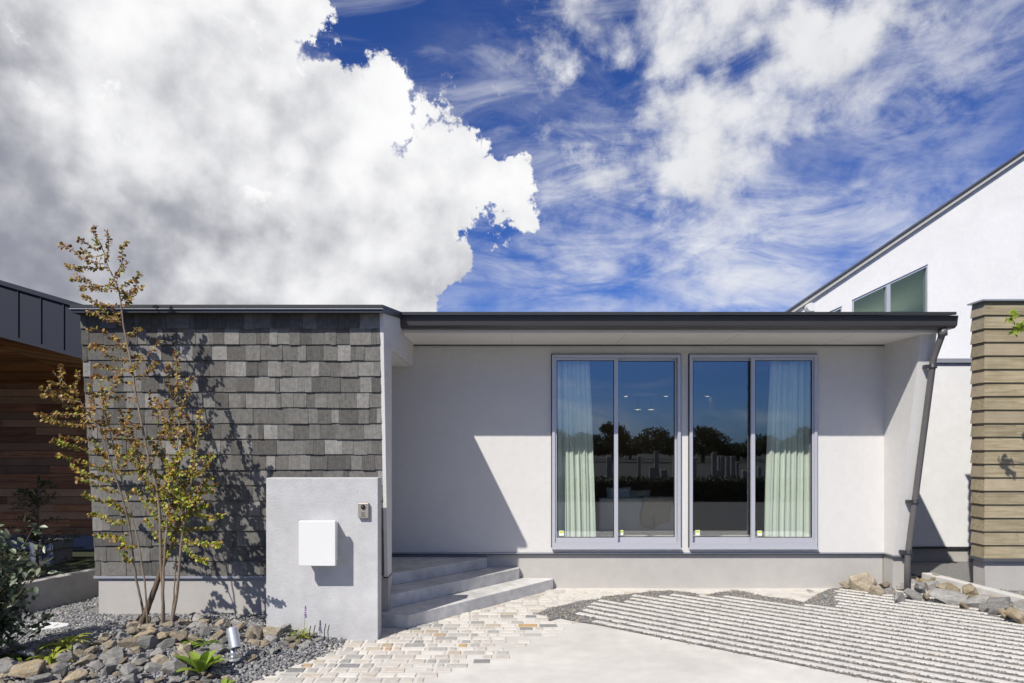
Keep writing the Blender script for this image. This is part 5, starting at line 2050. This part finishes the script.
for i in range(26):                       # twigs whose shadows fall on the boards
    e_ = Vector((5.0 + random.uniform(0, .6), 6.35 + random.uniform(-.25, .15), 2.55 + random.uniform(-.1, .9)))
    if e_.x / e_.y < .757:
        continue
    s0 = tr_[-4]
    c_ = polyline([s0, s0.lerp(e_, .5) + Vector((0, 0, .1)), e_], 5)
    tw.tube(c_, [.005 - .0003 * i for i in range(11)], 5)
    for q in range(9):
        maple_leaf(lv, e_ + rv(.04), .055)
tw.build('twigs', M['bark'], mp)
lv.build('foliage', M['maple_leaf'], mp)

# ------------------------------------------------------------------ across the road, seen mirrored in the windows
k = MB()
HB = -5.8
for i in range(13000):
    x = random.uniform(-9, 12)
    z = random.uniform(0, .62)
    y = HB + .35 + random.gauss(0, .03)
    if random.random() < .35:
        z = .62 + random.gauss(0, .03)
        y = HB + random.uniform(-.35, .35)
    leaf(k, Vector((x, y, z)), rv(1), Vector((0, .6, .6)) + rv(.5), random.uniform(.07, .12), random.uniform(.05, .08))
hg = empty('hedge', (0, HB, 0), 'low clipped dark green hedge along the far side of the road', 'hedge')
k.build('foliage', M['hedge'], hg)
k = MB(); k.box((-9, HB - .3, -.05), (12, HB + .3, .58)); k.build('inner_growth', M['hedge'], hg)


def dark_tree(cx_, cy_, h, w_, flat, seed, label):
    random.seed(seed)
    o = empty('broad_tree', (cx_, cy_, -.06), label, 'tree', 'trees across the road')
    k = MB()
    b0 = Vector((cx_, cy_, -.06))
    k.tube([b0, b0 + Vector((.1, 0, h * .35)), b0 + Vector((.2, 0, h * .6))], [.22, .17, .1], 8)
    for i in range(7):
        a_ = 6.283 * i / 7
        k.tube([b0 + Vector((.1, 0, h * .33)), b0 + Vector((math.cos(a_) * w_ * .2, math.sin(a_) * w_ * .2, h * .6)), b0 + Vector((math.cos(a_) * w_ * .38, math.sin(a_) * w_ * .38, h * .78))], [.1, .07, .03], 6)
    k.build('trunk', M['bark'], o)
    lv = MB()
    cl = []
    for i in range(34):
        a_ = random.uniform(0, 6.283)
        r_ = math.sqrt(random.random()) * w_ * .45
        z = .9 + (h - 1.4) * (1 - (r_ / (w_ * .5)) ** 2) * (1 - random.random() ** 2 * .9)
        cl.append((Vector((cx_ + math.cos(a_) * r_, cy_ + math.sin(a_) * r_, z)), random.uniform(.7, 1.25)))
    for c_, r_ in cl:
        for _ in range(120):
            q = rv(1).normalized() * r_ * random.uniform(.5, 1.0)
            q.z *= .6
            leaf(lv, c_ + q, rv(1), q + rv(.5), random.uniform(.22, .36), random.uniform(.14, .22))
    lv.build('crown', M['treeleaf'], o)


for i, (px, Yv, ytop, wpx, fl) in enumerate([(548, 84, 428, 60, 1.2), (582, 80, 427, 46, 1.2), (613, 78, 420, 36, 1.3), (655, 76, 427, 66, 1.0), (703, 76, 424, 62, 1.1), (738, 84, 443, 40, 1.2), (770, 82, 432, 62, 1.1), (815, 86, 425, 60, 1.2), (690, 96, 440, 70, 1.2), (745, 96, 442, 70, 1.2), (570, 96, 436, 70, 1.2), (630, 96, 440, 70, 1.2)]):
    h, w_ = EYE + (HY - ytop) * Yv / F, wpx * Yv / F
    dark_tree((px - CX) / F * Yv, 16 - Yv, h, w_, fl, 50 + i,
              'dark broad crowned tree %s across the road, mirrored in the windows' % ['far left', 'behind the curtain edge', 'upright and narrow', 'umbrella shaped', 'with layered dome', 'low', 'wide', 'far right', 'second row', 'second row right', 'second row left', 'second row middle'][i])
random.seed(123)
for i in range(26):
    Yv = random.uniform(25, 36)
    px = random.uniform(545, 820)
    X = (px - CX) / F * Yv
    h_ = random.choice([.8, .95, 1.05, 1.2, 1.45])
    w_ = random.uniform(.06, .13)
    k = MB()
    k.box((X - w_ * 1.7, 16 - Yv - w_ * 1.6, -.06), (X + w_ * 1.7, 16 - Yv + w_ * 1.6, .3))
    k.box((X - w_, 16 - Yv - w_, .301), (X + w_, 16 - Yv + w_, h_))
    tag(k.build('stone_pillar', M['grave'], None, bevel=.02), 'grey stone pillar on a plinth behind the hedge', 'pillar', 'stone pillars behind the hedge')
